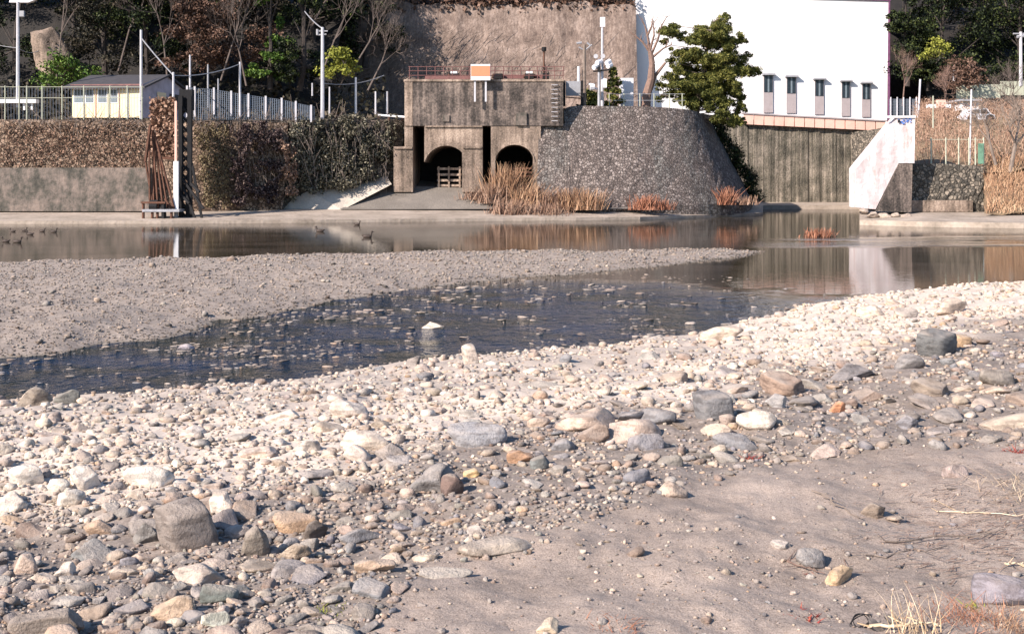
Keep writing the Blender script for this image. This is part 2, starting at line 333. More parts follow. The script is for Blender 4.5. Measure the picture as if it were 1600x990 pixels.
tr = nd(t, 'ShaderNodeBsdfTransparent'); tr.inputs[0].default_value = (.18, .29, .4, 1)
mk = nd(t, 'ShaderNodeMath', operation='MULTIPLY_ADD'); t.links.new(ar.outputs['Fac'], mk.inputs[0]); mk.inputs[1].default_value = -.25; mk.inputs[2].default_value = .62; mk.use_clamp = True
df = nd(t, 'ShaderNodeBsdfDiffuse'); t.links.new(ramp(t, noise(t, coord(t, (.25, .6, 1)), .8, 4), [(.35, (.08, .068, .045)), (.6, (.19, .15, .115))]), df.inputs[0])
dc = mix(t, ar.outputs['Fac'], df.inputs[0].links[0].from_socket, ramp(t, noise(t, coord(t, (.6, .8, 1)), .9, 4), [(.4, (.04, .045, .022)), (.49, (.012, .032, .062)), (.62, (.016, .05, .13))])); t.links.new(dc, df.inputs[0])  # blue of the riffle's sky reflection is painted into the diffuse colour
mm = t.nodes.new('ShaderNodeMixShader'); t.links.new(mk.outputs[0], mm.inputs[0]); t.links.new(tr.outputs[0], mm.inputs[1]); t.links.new(df.outputs[0], mm.inputs[2])
ms = t.nodes.new('ShaderNodeMixShader'); t.links.new(fr.outputs[0], ms.inputs[0]); t.links.new(mm.outputs[0], ms.inputs[1]); t.links.new(gl.outputs[0], ms.inputs[2]); t.links.new(ms.outputs[0], out.inputs[0])
water, wme = gridmesh('water', XW, YW, 0*XW, wm, kind='structure'); vattr(wme, 'ripple', rip)
MB().grid([[(-160, 58, -.55), (160, 58, -.55)], [(-160, 128, -.6), (160, 128, -.6)]]).build('riverbed', m_plain('riverbed mud', (.05, .045, .03), .9, vary=.3), kind='structure')

# ---------------------------------------------------------------- stones
def ico(l):
    bm = bmesh.new(); bmesh.ops.create_icosphere(bm, subdivisions=l, radius=1); bm.verts.ensure_lookup_table()
    v = np.array([x.co[:] for x in bm.verts]); f = np.array([[q.index for q in x.verts] for x in bm.faces]); bm.free(); return v, f
ICO = {l: ico(l) for l in (1, 2, 3, 4)}
def rockshape(l, seed, ang=1.0):
    r_ = np.random.RandomState(seed); v, f = ICO[l]; v = v.copy(); rad = np.ones(len(v))
    for i in range(r_.randint(9, 17)):
        n = r_.normal(size=3); n /= np.linalg.norm(n); h = r_.uniform(.5, .9); d = v@n
        rad = np.where(d > .05, np.minimum(rad, h/np.maximum(d, .05)), rad)
    rad = 1+(rad-1)*ang
    for k in range(3):
        q = r_.normal(size=(3, 3))*(1.2+k*1.5); ph = r_.uniform(0, 6, 3); rad = rad*(1+.035/(k*.6+1)*np.sin(v@q+ph).sum(1)/1.5)
    v = v*rad[:, None]; v /= np.abs(v).max(0); return v
def varr(l, n, ang=1.0): return [rockshape(l, 100*l+i+7, ang) for i in range(n)]
VAR = {1: varr(1, 10, 1.0), 2: varr(2, 14, 1.15)}
HERO = []
for i in range(18):
    me = bpy.data.meshes.new('stone'); v = rockshape(4, 900+i, 1.15 if i % 3 else .8); me.from_pydata(v.tolist(), [], ICO[4][1].tolist()); me.shade_smooth(); me.materials.append(M['rock']); HERO.append(me)
def rotz(t): c, s = np.cos(t), np.sin(t); return np.array([[c, -s, 0], [s, c, 0], [0, 0, 1]])
def rotx(t): c, s = np.cos(t), np.sin(t); return np.array([[1, 0, 0], [0, c, -s], [0, s, c]])
def stones_mesh(name, items, **kw):              # items: (x,y,z, sx,sy,sz, rz, tilt, color, level)
    VV, FF, CC = [], [], []; off = 0
    for (x, y, z, sx, sy, sz, rz, ti, c_, l) in items:
        v = VAR[l][R.randrange(len(VAR[l]))]*np.array([sx, sy, sz]); v = v@(rotz(rz)@rotx(ti)).T+np.array([x, y, z])
        f = ICO[l][1]; VV.append(v); FF.append(f+off); off += len(v); CC.append(np.tile(np.array([*c_, 1.]), (len(v), 1)))
    V = np.concatenate(VV); Fc = np.concatenate(FF); me = bpy.data.meshes.new(name)
    me.vertices.add(len(V)); me.vertices.foreach_set('co', V.ravel()); me.loops.add(Fc.size); me.loops.foreach_set('vertex_index', Fc.ravel())
    me.polygons.add(len(Fc)); me.polygons.foreach_set('loop_start', np.arange(0, Fc.size, 3)); me.update(calc_edges=True); me.shade_smooth()
    vattr(me, 'col', np.concatenate(CC), True); me.materials.append(M['rubble']); o = bpy.data.objects.new(name, me); COL.objects.link(o); tag(o, **kw); return o
PAL = {'cream': (.62, .53, .45), 'white': (.72, .66, .58), 'beige': (.5, .41, .34), 'grey': (.29, .26, .24), 'brown': (.3, .23, .19), 'blue-grey': (.235, .235, .255), 'tan': (.5, .36, .26), 'pale grey': (.4, .375, .35)}
def pickcol(pale):
    if R.random() < pale: k = R.choices(['cream', 'white', 'beige', 'pale grey', 'tan', 'grey'], [38, 16, 34, 6, 2, 3])[0]
    else: k = R.choices(['grey', 'brown', 'blue-grey', 'pale grey', 'beige', 'tan', 'cream'], [22, 20, 10, 18, 22, 4, 8])[0]
    c_ = PAL[k]; j = R.uniform(.82, 1.15); return k, tuple(min(.85, q*j*R.uniform(.97, 1.03)) for q in c_)
# the stones one can point at:  px, py (centre), width, height, colour, tilt, name, label, short name
H = [
 (290, 822, 96, 92, (.27, .235, .215), 'boulder', 'big flat-faced grey brown boulder, tallest stone at lower left', 'the big flat-faced boulder'),
 (740, 676, 104, 56, (.36, .36, .38), 'boulder', 'smooth pale grey boulder alone in the middle of the rubble', 'the smooth pale grey boulder'),
 (1116, 634, 66, 58, (.2, .2, .21), 'boulder', 'dark grey leaning boulder with a white stone at its right', 'the dark leaning boulder'),
 (1182, 657, 64, 34, (.7, .63, .55), 'stone', 'white rounded stone against the dark leaning boulder', 'the white stone by the leaning boulder'),
 (1228, 600, 78, 44, (.34, .25, .2), 'boulder', 'brown domed boulder with paler stripes across it', 'the striped brown boulder'),
 (1214, 628, 44, 26, (.45, .43, .42), 'stone', 'mottled grey and white stone under the striped brown boulder', 'the mottled stone'),
 (1466, 536, 66, 50, (.16, .165, .18), 'boulder', 'darkest angular boulder on the right bank, with a black shadow', 'the darkest angular boulder'),
 (1504, 532, 30, 26, (.48, .34, .22), 'stone', 'tan squared block right behind the darkest angular boulder', 'the tan squared block'),
 (1332, 580, 66, 38, (.22, .21, .22), 'boulder', 'grey sloping boulder between the striped brown and the darkest one', 'the grey sloping boulder'),
 (1424, 566, 54, 32, (.24, .23, .23), 'stone', 'grey rounded stone just left of and below the darkest boulder', 'the grey rounded stone'),
 (1310, 637, 28, 26, (.6, .3, .17), 'stone', 'small orange round stone, the most orange on the bank', 'the orange round stone'),
 (928, 677, 54, 32, (.3, .23, .19), 'stone', 'tilted brown oval stone to the right of the smooth pale boulder', 'the tilted brown oval stone'),
 (1026, 652, 60, 30, (.24, .24, .28), 'stone', 'blue grey flat stone left of the dark leaning boulder', 'the blue grey flat stone'),
 (1004, 690, 66, 34, (.3, .29, .31), 'stone', 'lilac grey slab in front of the blue grey flat stone', 'the lilac grey slab'),
 (676, 748, 66, 54, (.25, .24, .24), 'boulder', 'rounded grey boulder in front of the smooth pale one', 'the rounded grey boulder'),
 (706, 758, 36, 40, (.17, .12, .105), 'stone', 'dark brown stone leaning on the rounded grey boulder', 'the dark brown stone'),
 (737, 739, 26, 19, (.66, .48, .26), 'stone', 'small yellow stone beside the dark brown leaning stone', 'the small yellow stone'),
 (814, 711, 44, 34, (.46, .29, .19), 'stone', 'orange brown stone at the edge of the centre rubble', 'the orange brown stone'),
 (845, 722, 34, 26, (.2, .215, .22), 'stone', 'dark green grey stone touching the orange brown stone', 'the dark green grey stone'),
 (456, 812, 78, 42, (.52, .36, .24), 'boulder', 'orange tan wedge boulder to the right of the big flat-faced one', 'the orange tan wedge'),
 (490, 828, 42, 40, (.18, .15, .13), 'stone', 'dark brown stone tucked behind the orange tan wedge', 'the tucked dark stone'),
 (228, 746, 78, 40, (.78, .72, .64), 'boulder', 'long bright white boulder on the left bank', 'the long white boulder'),
 (130, 748, 54, 42, (.78, .71, .63), 'stone', 'bright white rounded stone left of the long white boulder', 'the white rounded stone'),
 (40, 743, 54, 36, (.8, .74, .66), 'stone', 'bright white stone nearest the left side of the picture', 'the leftmost white stone'),
 (108, 776, 44, 36, (.74, .68, .6), 'stone', 'white pointed stone below the white rounded stone', 'the white pointed stone'),
 (345, 786, 38, 42, (.72, .64, .56), 'stone', 'cream white stone beside the top of the big flat-faced boulder', 'the cream stone'),
 (228, 832, 42, 44, (.25, .24, .23), 'stone', 'grey stone pressed to the left of the big flat-faced boulder', 'the pressed grey stone'),
 (398, 846, 48, 60, (.26, .225, .19), 'stone', 'grey brown upright stone between the big boulder and orange wedge', 'the upright grey brown stone'),
 (460, 862, 56, 30, (.46, .38, .3), 'stone', 'beige sloping stone in front of the orange tan wedge', 'the beige sloping stone'),
 (270, 948, 72, 40, (.5, .38, .28), 'stone', 'tan rounded stone at the lower left', 'the tan rounded stone'),
 (338, 930, 64, 34, (.15, .17, .19), 'stone', 'dark blue grey flat stone at the lower left', 'the dark blue flat stone'),
 (330, 966, 54, 26, (.55, .57, .5), 'stone', 'greenish white stone under the dark blue grey flat stone', 'the greenish white stone'),
 (100, 892, 34, 34, (.7, .62, .54), 'stone', 'cream white stone low on the left bank', 'the low cream stone'),
 (40, 884, 40, 34, (.6, .48, .4), 'stone', 'pinkish rounded stone with a dark shadow at far lower left', 'the pinkish stone'),
 (72, 972, 120, 54, (.27, .23, .2), 'boulder', 'broad brown grey boulder at the bottom left corner', 'the broad corner boulder'),
 (586, 882, 66, 32, (.45, .34, .26), 'stone', 'flat tan stone at the edge of the sand', 'the flat tan stone'),
 (780, 850, 128, 30, (.47, .41, .35), 'stone', 'long pale slab half buried in the sand', 'the long half-buried slab'),
 (690, 892, 96, 22, (.42, .39, .35), 'stone', 'low grey slab nearly level with the sand', 'the low grey slab'),
 (1310, 897, 56, 36, (.68, .5, .32), 'stone', 'smooth yellow egg-shaped stone on the sand', 'the yellow egg stone'),
 (1268, 872, 54, 34, (.3, .29, .29), 'stone', 'grey tilted flat stone behind the yellow egg-shaped one', 'the grey tilted flat stone'),
 (1222, 850, 34, 16, (.48, .44, .41), 'stone', 'pale thin flat stone lying alone on the sand', 'the pale thin stone'),
 (1367, 797, 40, 28, (.26, .21, .17), 'stone', 'brown round stone with a black gap, on the right sand', 'the brown sand stone'),
 (1126, 520, 72, 30, (.68, .58, .48), 'boulder', 'long cream boulder at the water\'s edge right of centre', 'the long cream boulder'),
 (735, 554, 26, 42, (.55, .48, .42), 'stone', 'upright pointed pale stone standing at the water\'s edge', 'the upright pointed stone'),
 (676, 531, 36, 18, (.6, .54, .46), 'stone', 'pale stone standing out of the blue riffle', 'the stone in the riffle'),
 (290, 553, 30, 14, (.4, .37, .42), 'stone', 'lilac flat stone in the shallow green water', 'the lilac stone in the shallows'),
 (52, 622, 52, 40, (.3, .26, .22), 'boulder', 'rounded brown boulder at the left end of the waterline', 'the rounded waterline boulder'),
 (104, 620, 40, 28, (.22, .22, .2), 'stone', 'dark stone beside the rounded waterline boulder', 'the dark waterline stone'),
 (1570, 925, 110, 54, (.28, .26, .31), 'boulder', 'large lilac grey boulder half buried at bottom right', 'the lilac half-buried boulder'),
 (1490, 736, 46, 26, (.38, .31, .29), 'stone', 'mauve stone with black shadow on the right sand', 'the mauve stone'),
 (856, 977, 34, 26, (.6, .51, .4), 'stone', 'cream stone at the bottom edge of the sand', 'the bottom cream stone'),
 (572, 690, 84, 34, (.7, .61, .52), 'stone', 'flat cream boulder in the pale rubble left of the smooth grey one', 'the flat cream boulder'),
 (442, 650, 56, 24, (.74, .66, .58), 'stone', 'white wedge stone in the pale rubble near the waterline', 'the white wedge stone'),
 (545, 636, 60, 44, (.74, .67, .6), 'boulder', 'bright white block in the middle of the pale rubble', 'the bright white block'),
 (1362, 486, 44, 24, (.7, .6, .5), 'stone', 'pale boulder nearest the water below the white buttress', 'the pale waterline boulder'),
 (1412, 488, 46, 26, (.5, .44, .39), 'stone', 'beige boulder with black hollow beside the waterline', 'the hollowed beige boulder'),
 (1484, 478, 64, 30, (.62, .52, .43), 'boulder', 'long beige boulder on the right waterline', 'the long beige boulder'),
 (1560, 590, 70, 30, (.28, .25, .22), 'stone', 'flat brown slab near the right side of the picture', 'the flat brown slab'),
 (1460, 606, 64, 34, (.3, .25, .21), 'stone', 'brown slab below the grey rounded stone', 'the brown slab'),
 (1420, 660, 36, 28, (.26, .255, .28), 'stone', 'blue grey stone on the trampled sand at right', 'the blue grey sand stone'),
 (840, 660, 40, 24, (.5, .4, .33), 'stone', 'beige stone behind the tilted brown oval stone', 'the beige stone'),
 (1150, 690, 70, 26, (.25, .25, .29), 'stone', 'low blue grey slab below the dark leaning boulder', 'the low blue slab'),
 (565, 835, 70, 30, (.25, .25, .27), 'stone', 'dark grey slab between the tan wedge and the sand', 'the dark grey slab'),
 (880, 695, 40, 24, (.28, .28, .32), 'stone', 'blue grey stone between the orange brown and oval stones', 'the little blue stone'),
]
placed = []
def hero(i, px, py, w_, h_, colr, nm, label, var=None, boost=1.0):
    X, Y, Z = (float(q) for q in hit(px, py+h_*.34)); k = Y/F
    o = bpy.data.objects.new(nm, HERO[(i*5+3) % len(HERO)] if var is None else HERO[var]); COL.objects.link(o)
    sx = w_*k/2*1.04; sz = h_*k/2*1.08; el = math.atan2(CZ-Z, Y); sy = min(sx*.8, max(sz*1.1, sx*.5))
    if h_ < .32*w_: sz = h_*k*.42
    o.scale = (sx, sy, sz); o.rotation_euler = (R.uniform(-.12, .12), R.uniform(-.15, .15), R.uniform(-.3, .3))
    zz = max(Z, -.03); o.location = (X, Y+sy*.25, zz+sz*.42); o.color = (colr[0], colr[1], min(colr[2], colr[0]*1.06), 1); placed.append((X, Y, sx)); return o
def boxrock(l, seed):
    v = rockshape(l, seed, .5); n = v/np.linalg.norm(v, axis=1)[:, None]; b_ = n/np.abs(n).max(1)[:, None]; v = v*.35+b_*np.array([.8, .8, .8])*.6; v = v@(rotx(.25)@rotz(.5)).T
    v[:, 0] += v[:, 2]*-.12; return v/np.abs(v).max(0)
for i in range(3):
    me = bpy.data.meshes.new('stone'); me.from_pydata(boxrock(4, 50+i).tolist(), [], ICO[4][1].tolist()); me.shade_smooth(); me.materials.append(M['rock']); HERO.append(me)
BOX = {0: 18, 6: 19, 7: 20, 23: 19, 2: 20, 43: 18}
for i, (px_, py_, w_, h_, c_, nm, lab, sh) in enumerate(H):
    o = hero(i, px_, py_, w_, h_, c_, nm, lab, BOX.get(i, (i*5+3) % 18)); tag(o, lab, 'boulder' if nm == 'boulder' else 'stone', None)
# candidates for the rest of the bank
cand = []
NP = 6500
cpx = NR.uniform(-450, 2150, NP); cpy = 440+(NR.uniform(0, 1, NP)**.85)*640
HX, HYY, HZ = hit(cpx, cpy); PALE, SAND = zone(HX, HYY, HZ); onbank = HYY < shoreY(HX)+.25
cl = fbm(HX*.9, HYY*.9, 33, 3)
P0 = np.array(placed)
acc = []
order = NR.permutation(NP)
for i in order:
    if not onbank[i]: continue
    x, y, z = HX[i], HYY[i], HZ[i]
    if SAND[i] > .5 and R.random() < .93: continue
    big = R.random()
    left = cpx[i] < 620
    s_ = (R.uniform(.03, .06) if big < .66 else R.uniform(.05, .095) if big < .94 else R.uniform(.09, .15))*(.86+.032*(y-6))
    if cpx[i] > 820 and 555 < cpy[i] < 725 and R.random() < .3: s_ *= 1.75
    if SAND[i] > .5: s_ *= .55
    if cpx[i] > 640 and cpy[i] > 660 and not (cpx[i] > 880 and cpy[i] < 730):
        s_ *= .72
        if R.random() < .35: continue
    if np.any(np.hypot(P0[:, 0]-x, P0[:, 1]-y) < P0[:, 2]*.8+s_*.6): continue
    acc.append((x, y, z, s_, cpx[i], cpy[i], PALE[i], SAND[i]))
cells = {}; keep = []
acc.sort(key=lambda q: -q[3])
for q in acc:
    kx, ky = int(q[0]/.3), int(q[1]/.3); ok = True
    for dx in (-1, 0, 1):
        for dy in (-1, 0, 1):
            for r in cells.get((kx+dx, ky+dy), ()):
                if math.hypot(q[0]-r[0], q[1]-r[1]) < (q[3]+r[3])*.72: ok = False
    if ok: cells.setdefault((kx, ky), []).append(q); keep.append(q)
def inview(q): return -15 < q[4] < 1615 and q[5] < 1000
keep.sort(key=lambda q: -(q[3]/q[1]) if inview(q) else 1)
NIND = 300-len(H)
used = {}
def describe(q, cname, shape, size):
    ds = sorted((math.hypot(q[4]-h[0], (q[5]-h[1])*1.6), j) for j, h in enumerate(H)); j = ds[0][1]; h = H[j]; h2 = H[ds[1][1]]
    dx, dy = q[4]-h[0], q[5]-h[1]
    pos = ('right of' if dx > 0 else 'left of') if abs(dx) > abs(dy)*1.4 else ('below' if dy > 0 else 'just above')
    opts = [f'{size} {cname} {shape} stone {pos} {h[7]}', f'{size} {cname} {shape} stone {pos} {h[7]}, towards {h2[7][4:]}']
    opts += [f'{size} {cname} {shape} stone, {wd} {pos} {h[7]}' for wd in ('close', 'a little way', 'second out', 'third out', 'farther', 'well', 'fourth out', 'fifth out')]
    for s in opts:
        if len(s.split()) <= 16 and s not in used: return s
    return opts[0]
rest = keep[NIND:]
for i, q in enumerate(sorted(keep[:NIND], key=lambda q: q[5])):
    belt = q[4] > 820 and 555 < q[5] < 725; k, c_ = pickcol(q[6]*(.5 if belt and q[3] > .1 else 1)); ar_ = R.random()*(.55 if belt else 1)
    shape, fz = ('flat', .32) if ar_ < .5 else ('rounded', .55) if ar_ < .85 else ('blocky', .7)
    size = 'small' if q[3] < .085 else 'middling' if q[3] < .12 else 'large'
    o = bpy.data.objects.new('stone', HERO[R.randrange(18)]); COL.objects.link(o)
    s_ = q[3]; o.scale = (s_, s_*R.uniform(.65, .9), s_*fz); o.rotation_euler = (R.uniform(-.3, .3), R.uniform(-.3, .3), R.uniform(0, 6.28))
    o.location = (q[0], q[1], q[2]+s_*fz*(.05 if q[7] < .5 else -.15)); o.color = (*c_, 1)
    lab = describe(q, k, shape, size); used[lab] = used.get(lab, 0)+1; tag(o, lab, 'stone', 'loose stones on the near bank')
items = []
for q in rest:
    k, c_ = pickcol(q[6]); s_ = q[3]; items.append((q[0], q[1], q[2]+s_*R.uniform(.05, .3), s_, s_*R.uniform(.6, .9), s_*R.uniform(.35, .75), R.uniform(0, 6.3), R.uniform(-.3, .3), c_, 2))
# small rubble and pebbles
NP = 62000
cpx = NR.uniform(-450, 2150, NP); cpy = 430+(NR.uniform(0, 1, NP)**1.1)*640
HX, HYY, HZ = hit(cpx, cpy); PALE, SAND = zone(HX, HYY, HZ); ok = HYY < shoreY(HX)+.35; clump = fbm(HX*1.6, HYY*1.6, 51, 3)
for i in range(NP):
    if not ok[i]: continue
    if SAND[i] > .5 and R.random() < .86-.16*(clump[i] > .5): continue
    if clump[i] < .38 and R.random() < .5: continue
    s_ = HYY[i]/F*R.uniform(1.3, 5.5)*(1.5 if R.random() < .12 else 1)
    if SAND[i] > .5: s_ *= R.choice([.3, .4, .5, .8, 1.3])
    if cpx[i] > 1000 and cpy[i] > 600 and R.random() < .6: s_ *= .6
    k, c_ = pickcol(PALE[i]); items.append((HX[i], HYY[i], HZ[i]+s_*.2, s_, s_*R.uniform(.6, .95), s_*R.uniform(.4, .8), R.uniform(0, 6.3), R.uniform(-.4, .4), c_, 1 if s_/HYY[i]*F < 5 else 2))
stones_mesh('rubble', items, label='fine pale and grey rubble between the larger bank stones', cat='rubble', kind='stuff')
# gravel bar
NP = 30000
cpx = NR.uniform(-300, 1230, NP); cpy = 388+(NR.uniform(0, 1, NP)**1.5)*185
HX, HYY, HZ = hit(cpx, cpy); dd = sdpoly(HX, HYY, BAR); items = []
for i in range(NP):
    if dd[i] < -.25 or HYY[i] > 45: continue
    s_ = HYY[i]/F*R.uniform(.8, 2.3)
    u = R.random()
    if u < .02: s_ *= 2.2
    elif u < .024 and cpx[i] < 600: s_ *= 4
    k = R.choices(['beige', 'cream', 'pale grey', 'brown', 'grey', 'white'], [34, 10, 28, 12, 12, 3])[0]; j_ = R.uniform(.42, .8); c_ = tuple(q*j_ for q in PAL[k])
    if dd[i] < .25: c_ = tuple(q*.5 for q in c_)
    items.append((HX[i], HYY[i], HZ[i]+s_*.25, s_, s_*R.uniform(.6, .95), s_*R.uniform(.4, .8), R.uniform(0, 6.3), R.uniform(-.4, .4), c_, 1))
stones_mesh('gravel', items, label='brown beige gravel covering the low bar in mid river', cat='gravel', kind='stuff')
# stones breaking the riffle
items = []; NP = 9500
cpx = NR.uniform(-100, 1330, NP); cpy = NR.uniform(428, 640, NP)
for i in range(NP):
    Y = CZ*F/(cpy[i]-HY); X = (cpx[i]-CX)*Y/F
    if Y < shoreY(X)-.1 or sdpoly(X, Y, BAR) > 0: continue
    dsh = min(Y-shoreY(X), 99); db = -sdpoly(X, Y, BAR)
    pr = .10+.75*math.exp(-db/1.1)+.5*math.exp(-dsh/.8)
    if cpx[i] < 260: pr *= .12
    if 300 < cpx[i] < 560 and 455 < cpy[i] < 560: pr += .45
    if 820 < cpx[i] < 1150 and 445 < cpy[i] < 540: pr += .12
    if cpx[i] > 1180 and dsh > .8: pr *= .1
    pr *= 3.2 if float(fbm(X*.9, Y*.6, 64, 3)) > .45 else .4
    if R.random() > pr: continue
    s_ = Y/F*R.choice([1.6, 2, 2.6, 3, 3.5, 4.5, 6, 9])*R.uniform(.8, 1.2); k = R.choices(['beige', 'grey', 'brown', 'cream', 'blue-grey', 'tan'], [28, 22, 22, 10, 12, 6])[0]
    items.append((X, Y, s_*R.uniform(-.1, .0), s_, s_*.9, s_*R.uniform(.1, .26), R.uniform(0, 6.3), R.uniform(-.2, .2), (lambda j_: tuple(q*j_ for q in PAL[k]))(R.choice([.4, .5, .6, .75, 1.0])), 2))
# pale low stones on the far gravel and submerged bed stones
for i in range(5200):
    cx_, cy_ = R.uniform(-100, 1400), R.uniform(440, 640); Y = CZ*F/(cy_-HY); X = (cx_-CX)*Y/F
    if Y < shoreY(X) or sdpoly(X, Y, BAR) > 0: continue
    z_ = float(gz(X, Y)); s_ = Y/F*R.uniform(2, 6)
    items.append((X, Y, z_, s_, s_*.8, s_*.5, R.uniform(0, 6), 0, tuple(q*.32 for q in PAL[R.choice(['beige', 'brown', 'grey'])]), 1))
stones_mesh('river_stones', items, label='small stones lying in and breaking the shallow riffle', cat='river stones', kind='stuff')
# ---------------------------------------------------------------- far bank: ledges, ramp, terraces, hills (setting)
def ribbon(name, front, back, mat, zf, zb, **kw):
    m = MB(); rows = [[], [], []]
    for (a_, ya), (b_, yb) in zip(front, back):
        rows[0].append(ZX(a_, ya, -.7)); rows[1].append(ZX(a_, ya, zf)); rows[2].append(ZX(b_, yb, zb))
    return m.grid(rows).build(name, mat, **kw)
fr_ = [(-500, 63.5), (0, 64.3), (250, 64.6), (500, 66.2), (790, 69.2), (900, 70), (1000, 71.4), (1100, 75), (1180, 79), (1192, 81)]
bk_ = [(-500, 72.8), (0, 72.8), (250, 72.8), (500, 72.8), (790, 75), (900, 75), (1000, 76), (1100, 80), (1172, 86), (1192, 92)]
ribbon('ledge', fr_, bk_, M['ledge'], .17, .62, kind='structure')
ribbon('ledge_recess', [(1150, 96), (1400, 96)], [(1150, 104), (1400, 104)], M['ledge'], .34, .46, kind='structure')
ribbon('ledge_right', [(1343, 63), (1440, 60.5), (1600, 58.5), (2200, 57)], [(1343, 70), (1440, 70), (1600, 70), (2200, 70)], M['ledge'], .28, .9, kind='structure')
MB().grid([[ZX(1343, 63, -.7), ZX(1343, 63, .28), ], [ZX(1343, 100, -.7), ZX(1343, 100, .9)]]).build('ledge_side', M['ledge'], kind='structure')
m = MB(); m.prism([ZX(425, 73, .58), ZX(535, 72.4, .58), W(612, 288, 74.9), W(604, 275, 76.2), W(548, 292, 74.8), W(482, 298, 73.7)], .01)
m.build('ramp', M['ramp'], kind='structure')
m = MB(); m.grid([[ZX(530, 72.3, .61), ZX(760, 73, .61), ZX(1000, 73, .63)], [W(606, 290, 76.5), W(760, 295, 76), W(1000, 305, 76)], [W(600, 276, 81), W(760, 290, 82), W(1000, 298, 82)]]).build('forecourt', M['asphalt'], kind='structure')
MB().box((-600, 119, -1), (600, 1500, 6)).build('terrain', M['turf'], kind='structure'); MB().grid([[(27.6, 58.5, .25), (300, 57, .25)], [(38, 119, .6), (300, 119, .6)]]).build('terrain_right', M['turf'], kind='structure')
# terraces behind the walls
MB().grid([[ZX(-700, 71.4, 6.15), ZX(448, 73.7, 6.15), ZX(640, 77.6, 6.3)], [ZX(-700, 90, 6.6), ZX(450, 102, 6.6), ZX(640, 102, 6.8)]]).build('terrace', M['turf'], kind='structure')
MB().grid([[W(840, 168, 77), W(1090, 176, 79)], [ZX(840, 101, 7.2), ZX(1060, 103.8, 7.2)]]).build('terrace_middle', M['turf'], kind='structure')
def hill(name, X0, X1, prof, mat, sd_, amp=1.6, nx=90):
    us_ = np.linspace(0, 1, 40); yy = np.interp(us_, np.linspace(0, 1, len(prof)), [q[0] for q in prof]); zz = np.interp(us_, np.linspace(0, 1, len(prof)), [q[1] for q in prof])
    Xg, _ = np.meshgrid(np.linspace(X0, X1, nx), us_); Yg = np.repeat(yy[:, None], nx, 1); Zg = np.repeat(zz[:, None], nx, 1)+(fbm(Xg*.25, Yg*.25+sd_, sd_, 4)-.45)*amp
    return gridmesh(name, Xg, Yg, Zg, mat, kind='structure')[0]
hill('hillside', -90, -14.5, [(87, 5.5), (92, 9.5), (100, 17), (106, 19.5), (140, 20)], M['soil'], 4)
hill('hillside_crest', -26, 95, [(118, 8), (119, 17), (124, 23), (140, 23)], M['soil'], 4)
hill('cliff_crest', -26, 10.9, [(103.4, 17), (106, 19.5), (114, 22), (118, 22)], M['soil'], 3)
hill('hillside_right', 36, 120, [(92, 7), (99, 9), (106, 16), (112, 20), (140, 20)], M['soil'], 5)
# scrub slope on the right
Xg, Ug = np.meshgrid(np.linspace(0, 34, 90), np.linspace(0, 1, 40)); Yg = 66.5+Ug*26; Xg = Xg+.347*Yg
wl = np.clip((Xg-26.8)/1.5, 0, 1); Zg = np.interp(Ug, [0, .15, .5, .7, 1], [3.0, 4.0, 6.6, 7.1, 8.0])
Zg = Zg+(fbm(Xg*.6, Yg*.6, 40, 4)-.45)*.8
gridmesh('scrub_slope', Xg, Yg, Zg, M['turf'], kind='structure')
Xg, Ug = np.meshgrid(np.linspace(26.95, 62, 70), np.linspace(0, 1, 30)); Yg = 63+Ug*5.5; Xg = Xg-26.95+.41*Yg; Zg = .6+3.1*Ug**.9+(fbm(Xg*.9, Yg*.9, 41, 4)-.45)*.4
gridmesh('grass_slope', Xg, Yg, Zg, M['turf'], kind='structure')
# cliff
Xg, Ug = np.meshgrid(np.linspace(-17.5, 11.1, 140), np.linspace(0, 1, 60))
Yg = 100.8+Ug*2.6+(fbm(Xg*.5, Ug*2, 60, 3)-.45)*.7+(vn(Xg*3.5, Ug*30, 63)-.5)*.05; Zg = 5+Ug*13.3+(fbm(Xg*.5, Ug*0, 61, 3)-.45)*1.2*Ug
gridmesh('cliff', Xg, Yg, Zg, M['cliff'], kind='structure')

# ---------------------------------------------------------------- foliage helpers
def leafquads(P, size, flat=.0, up=None, nar=.6):
    n = len(P); a_ = NR.normal(size=(n, 3)); a_ /= np.linalg.norm(a_, axis=1)[:, None]; b_ = NR.normal(size=(n, 3)); b_ -= (a_*b_).sum(1)[:, None]*a_; b_ /= np.linalg.norm(b_, axis=1)[:, None]
    s = size*NR.uniform(.5, 1.3, (n, 1)); a_ = a_*s; b_ = b_*s*nar
    return np.stack([P-a_, P-b_*1, P+a_, P+b_], 1)
def blob(c, r, n):
    d = NR.normal(size=(n, 3)); d /= np.linalg.norm(d, axis=1)[:, None]; return np.array(c)+d*np.array(r)*(NR.uniform(.25, 1, (n, 1))**.6)
LEAFK = 2.3
def crown(clumps, n, size, nar=.6):
    m = MB(); w_ = np.array([np.prod(c[1])**.66 for c in clumps]); w_ /= w_.sum()
    for (c, r), k in zip(clumps, (w_*n).astype(int)):
        kk = max(int(k*LEAFK), 8); nb = 7; c = np.array(c); r = np.array(r)
        for q in range(nb):
            d = NR.normal(size=3); d /= np.linalg.norm(d); m.quads(leafquads(blob(c+d*r*NR.uniform(.3, .95), r*NR.uniform(.3, .65), max(kk//nb, 2)), size, nar=nar))
    return m
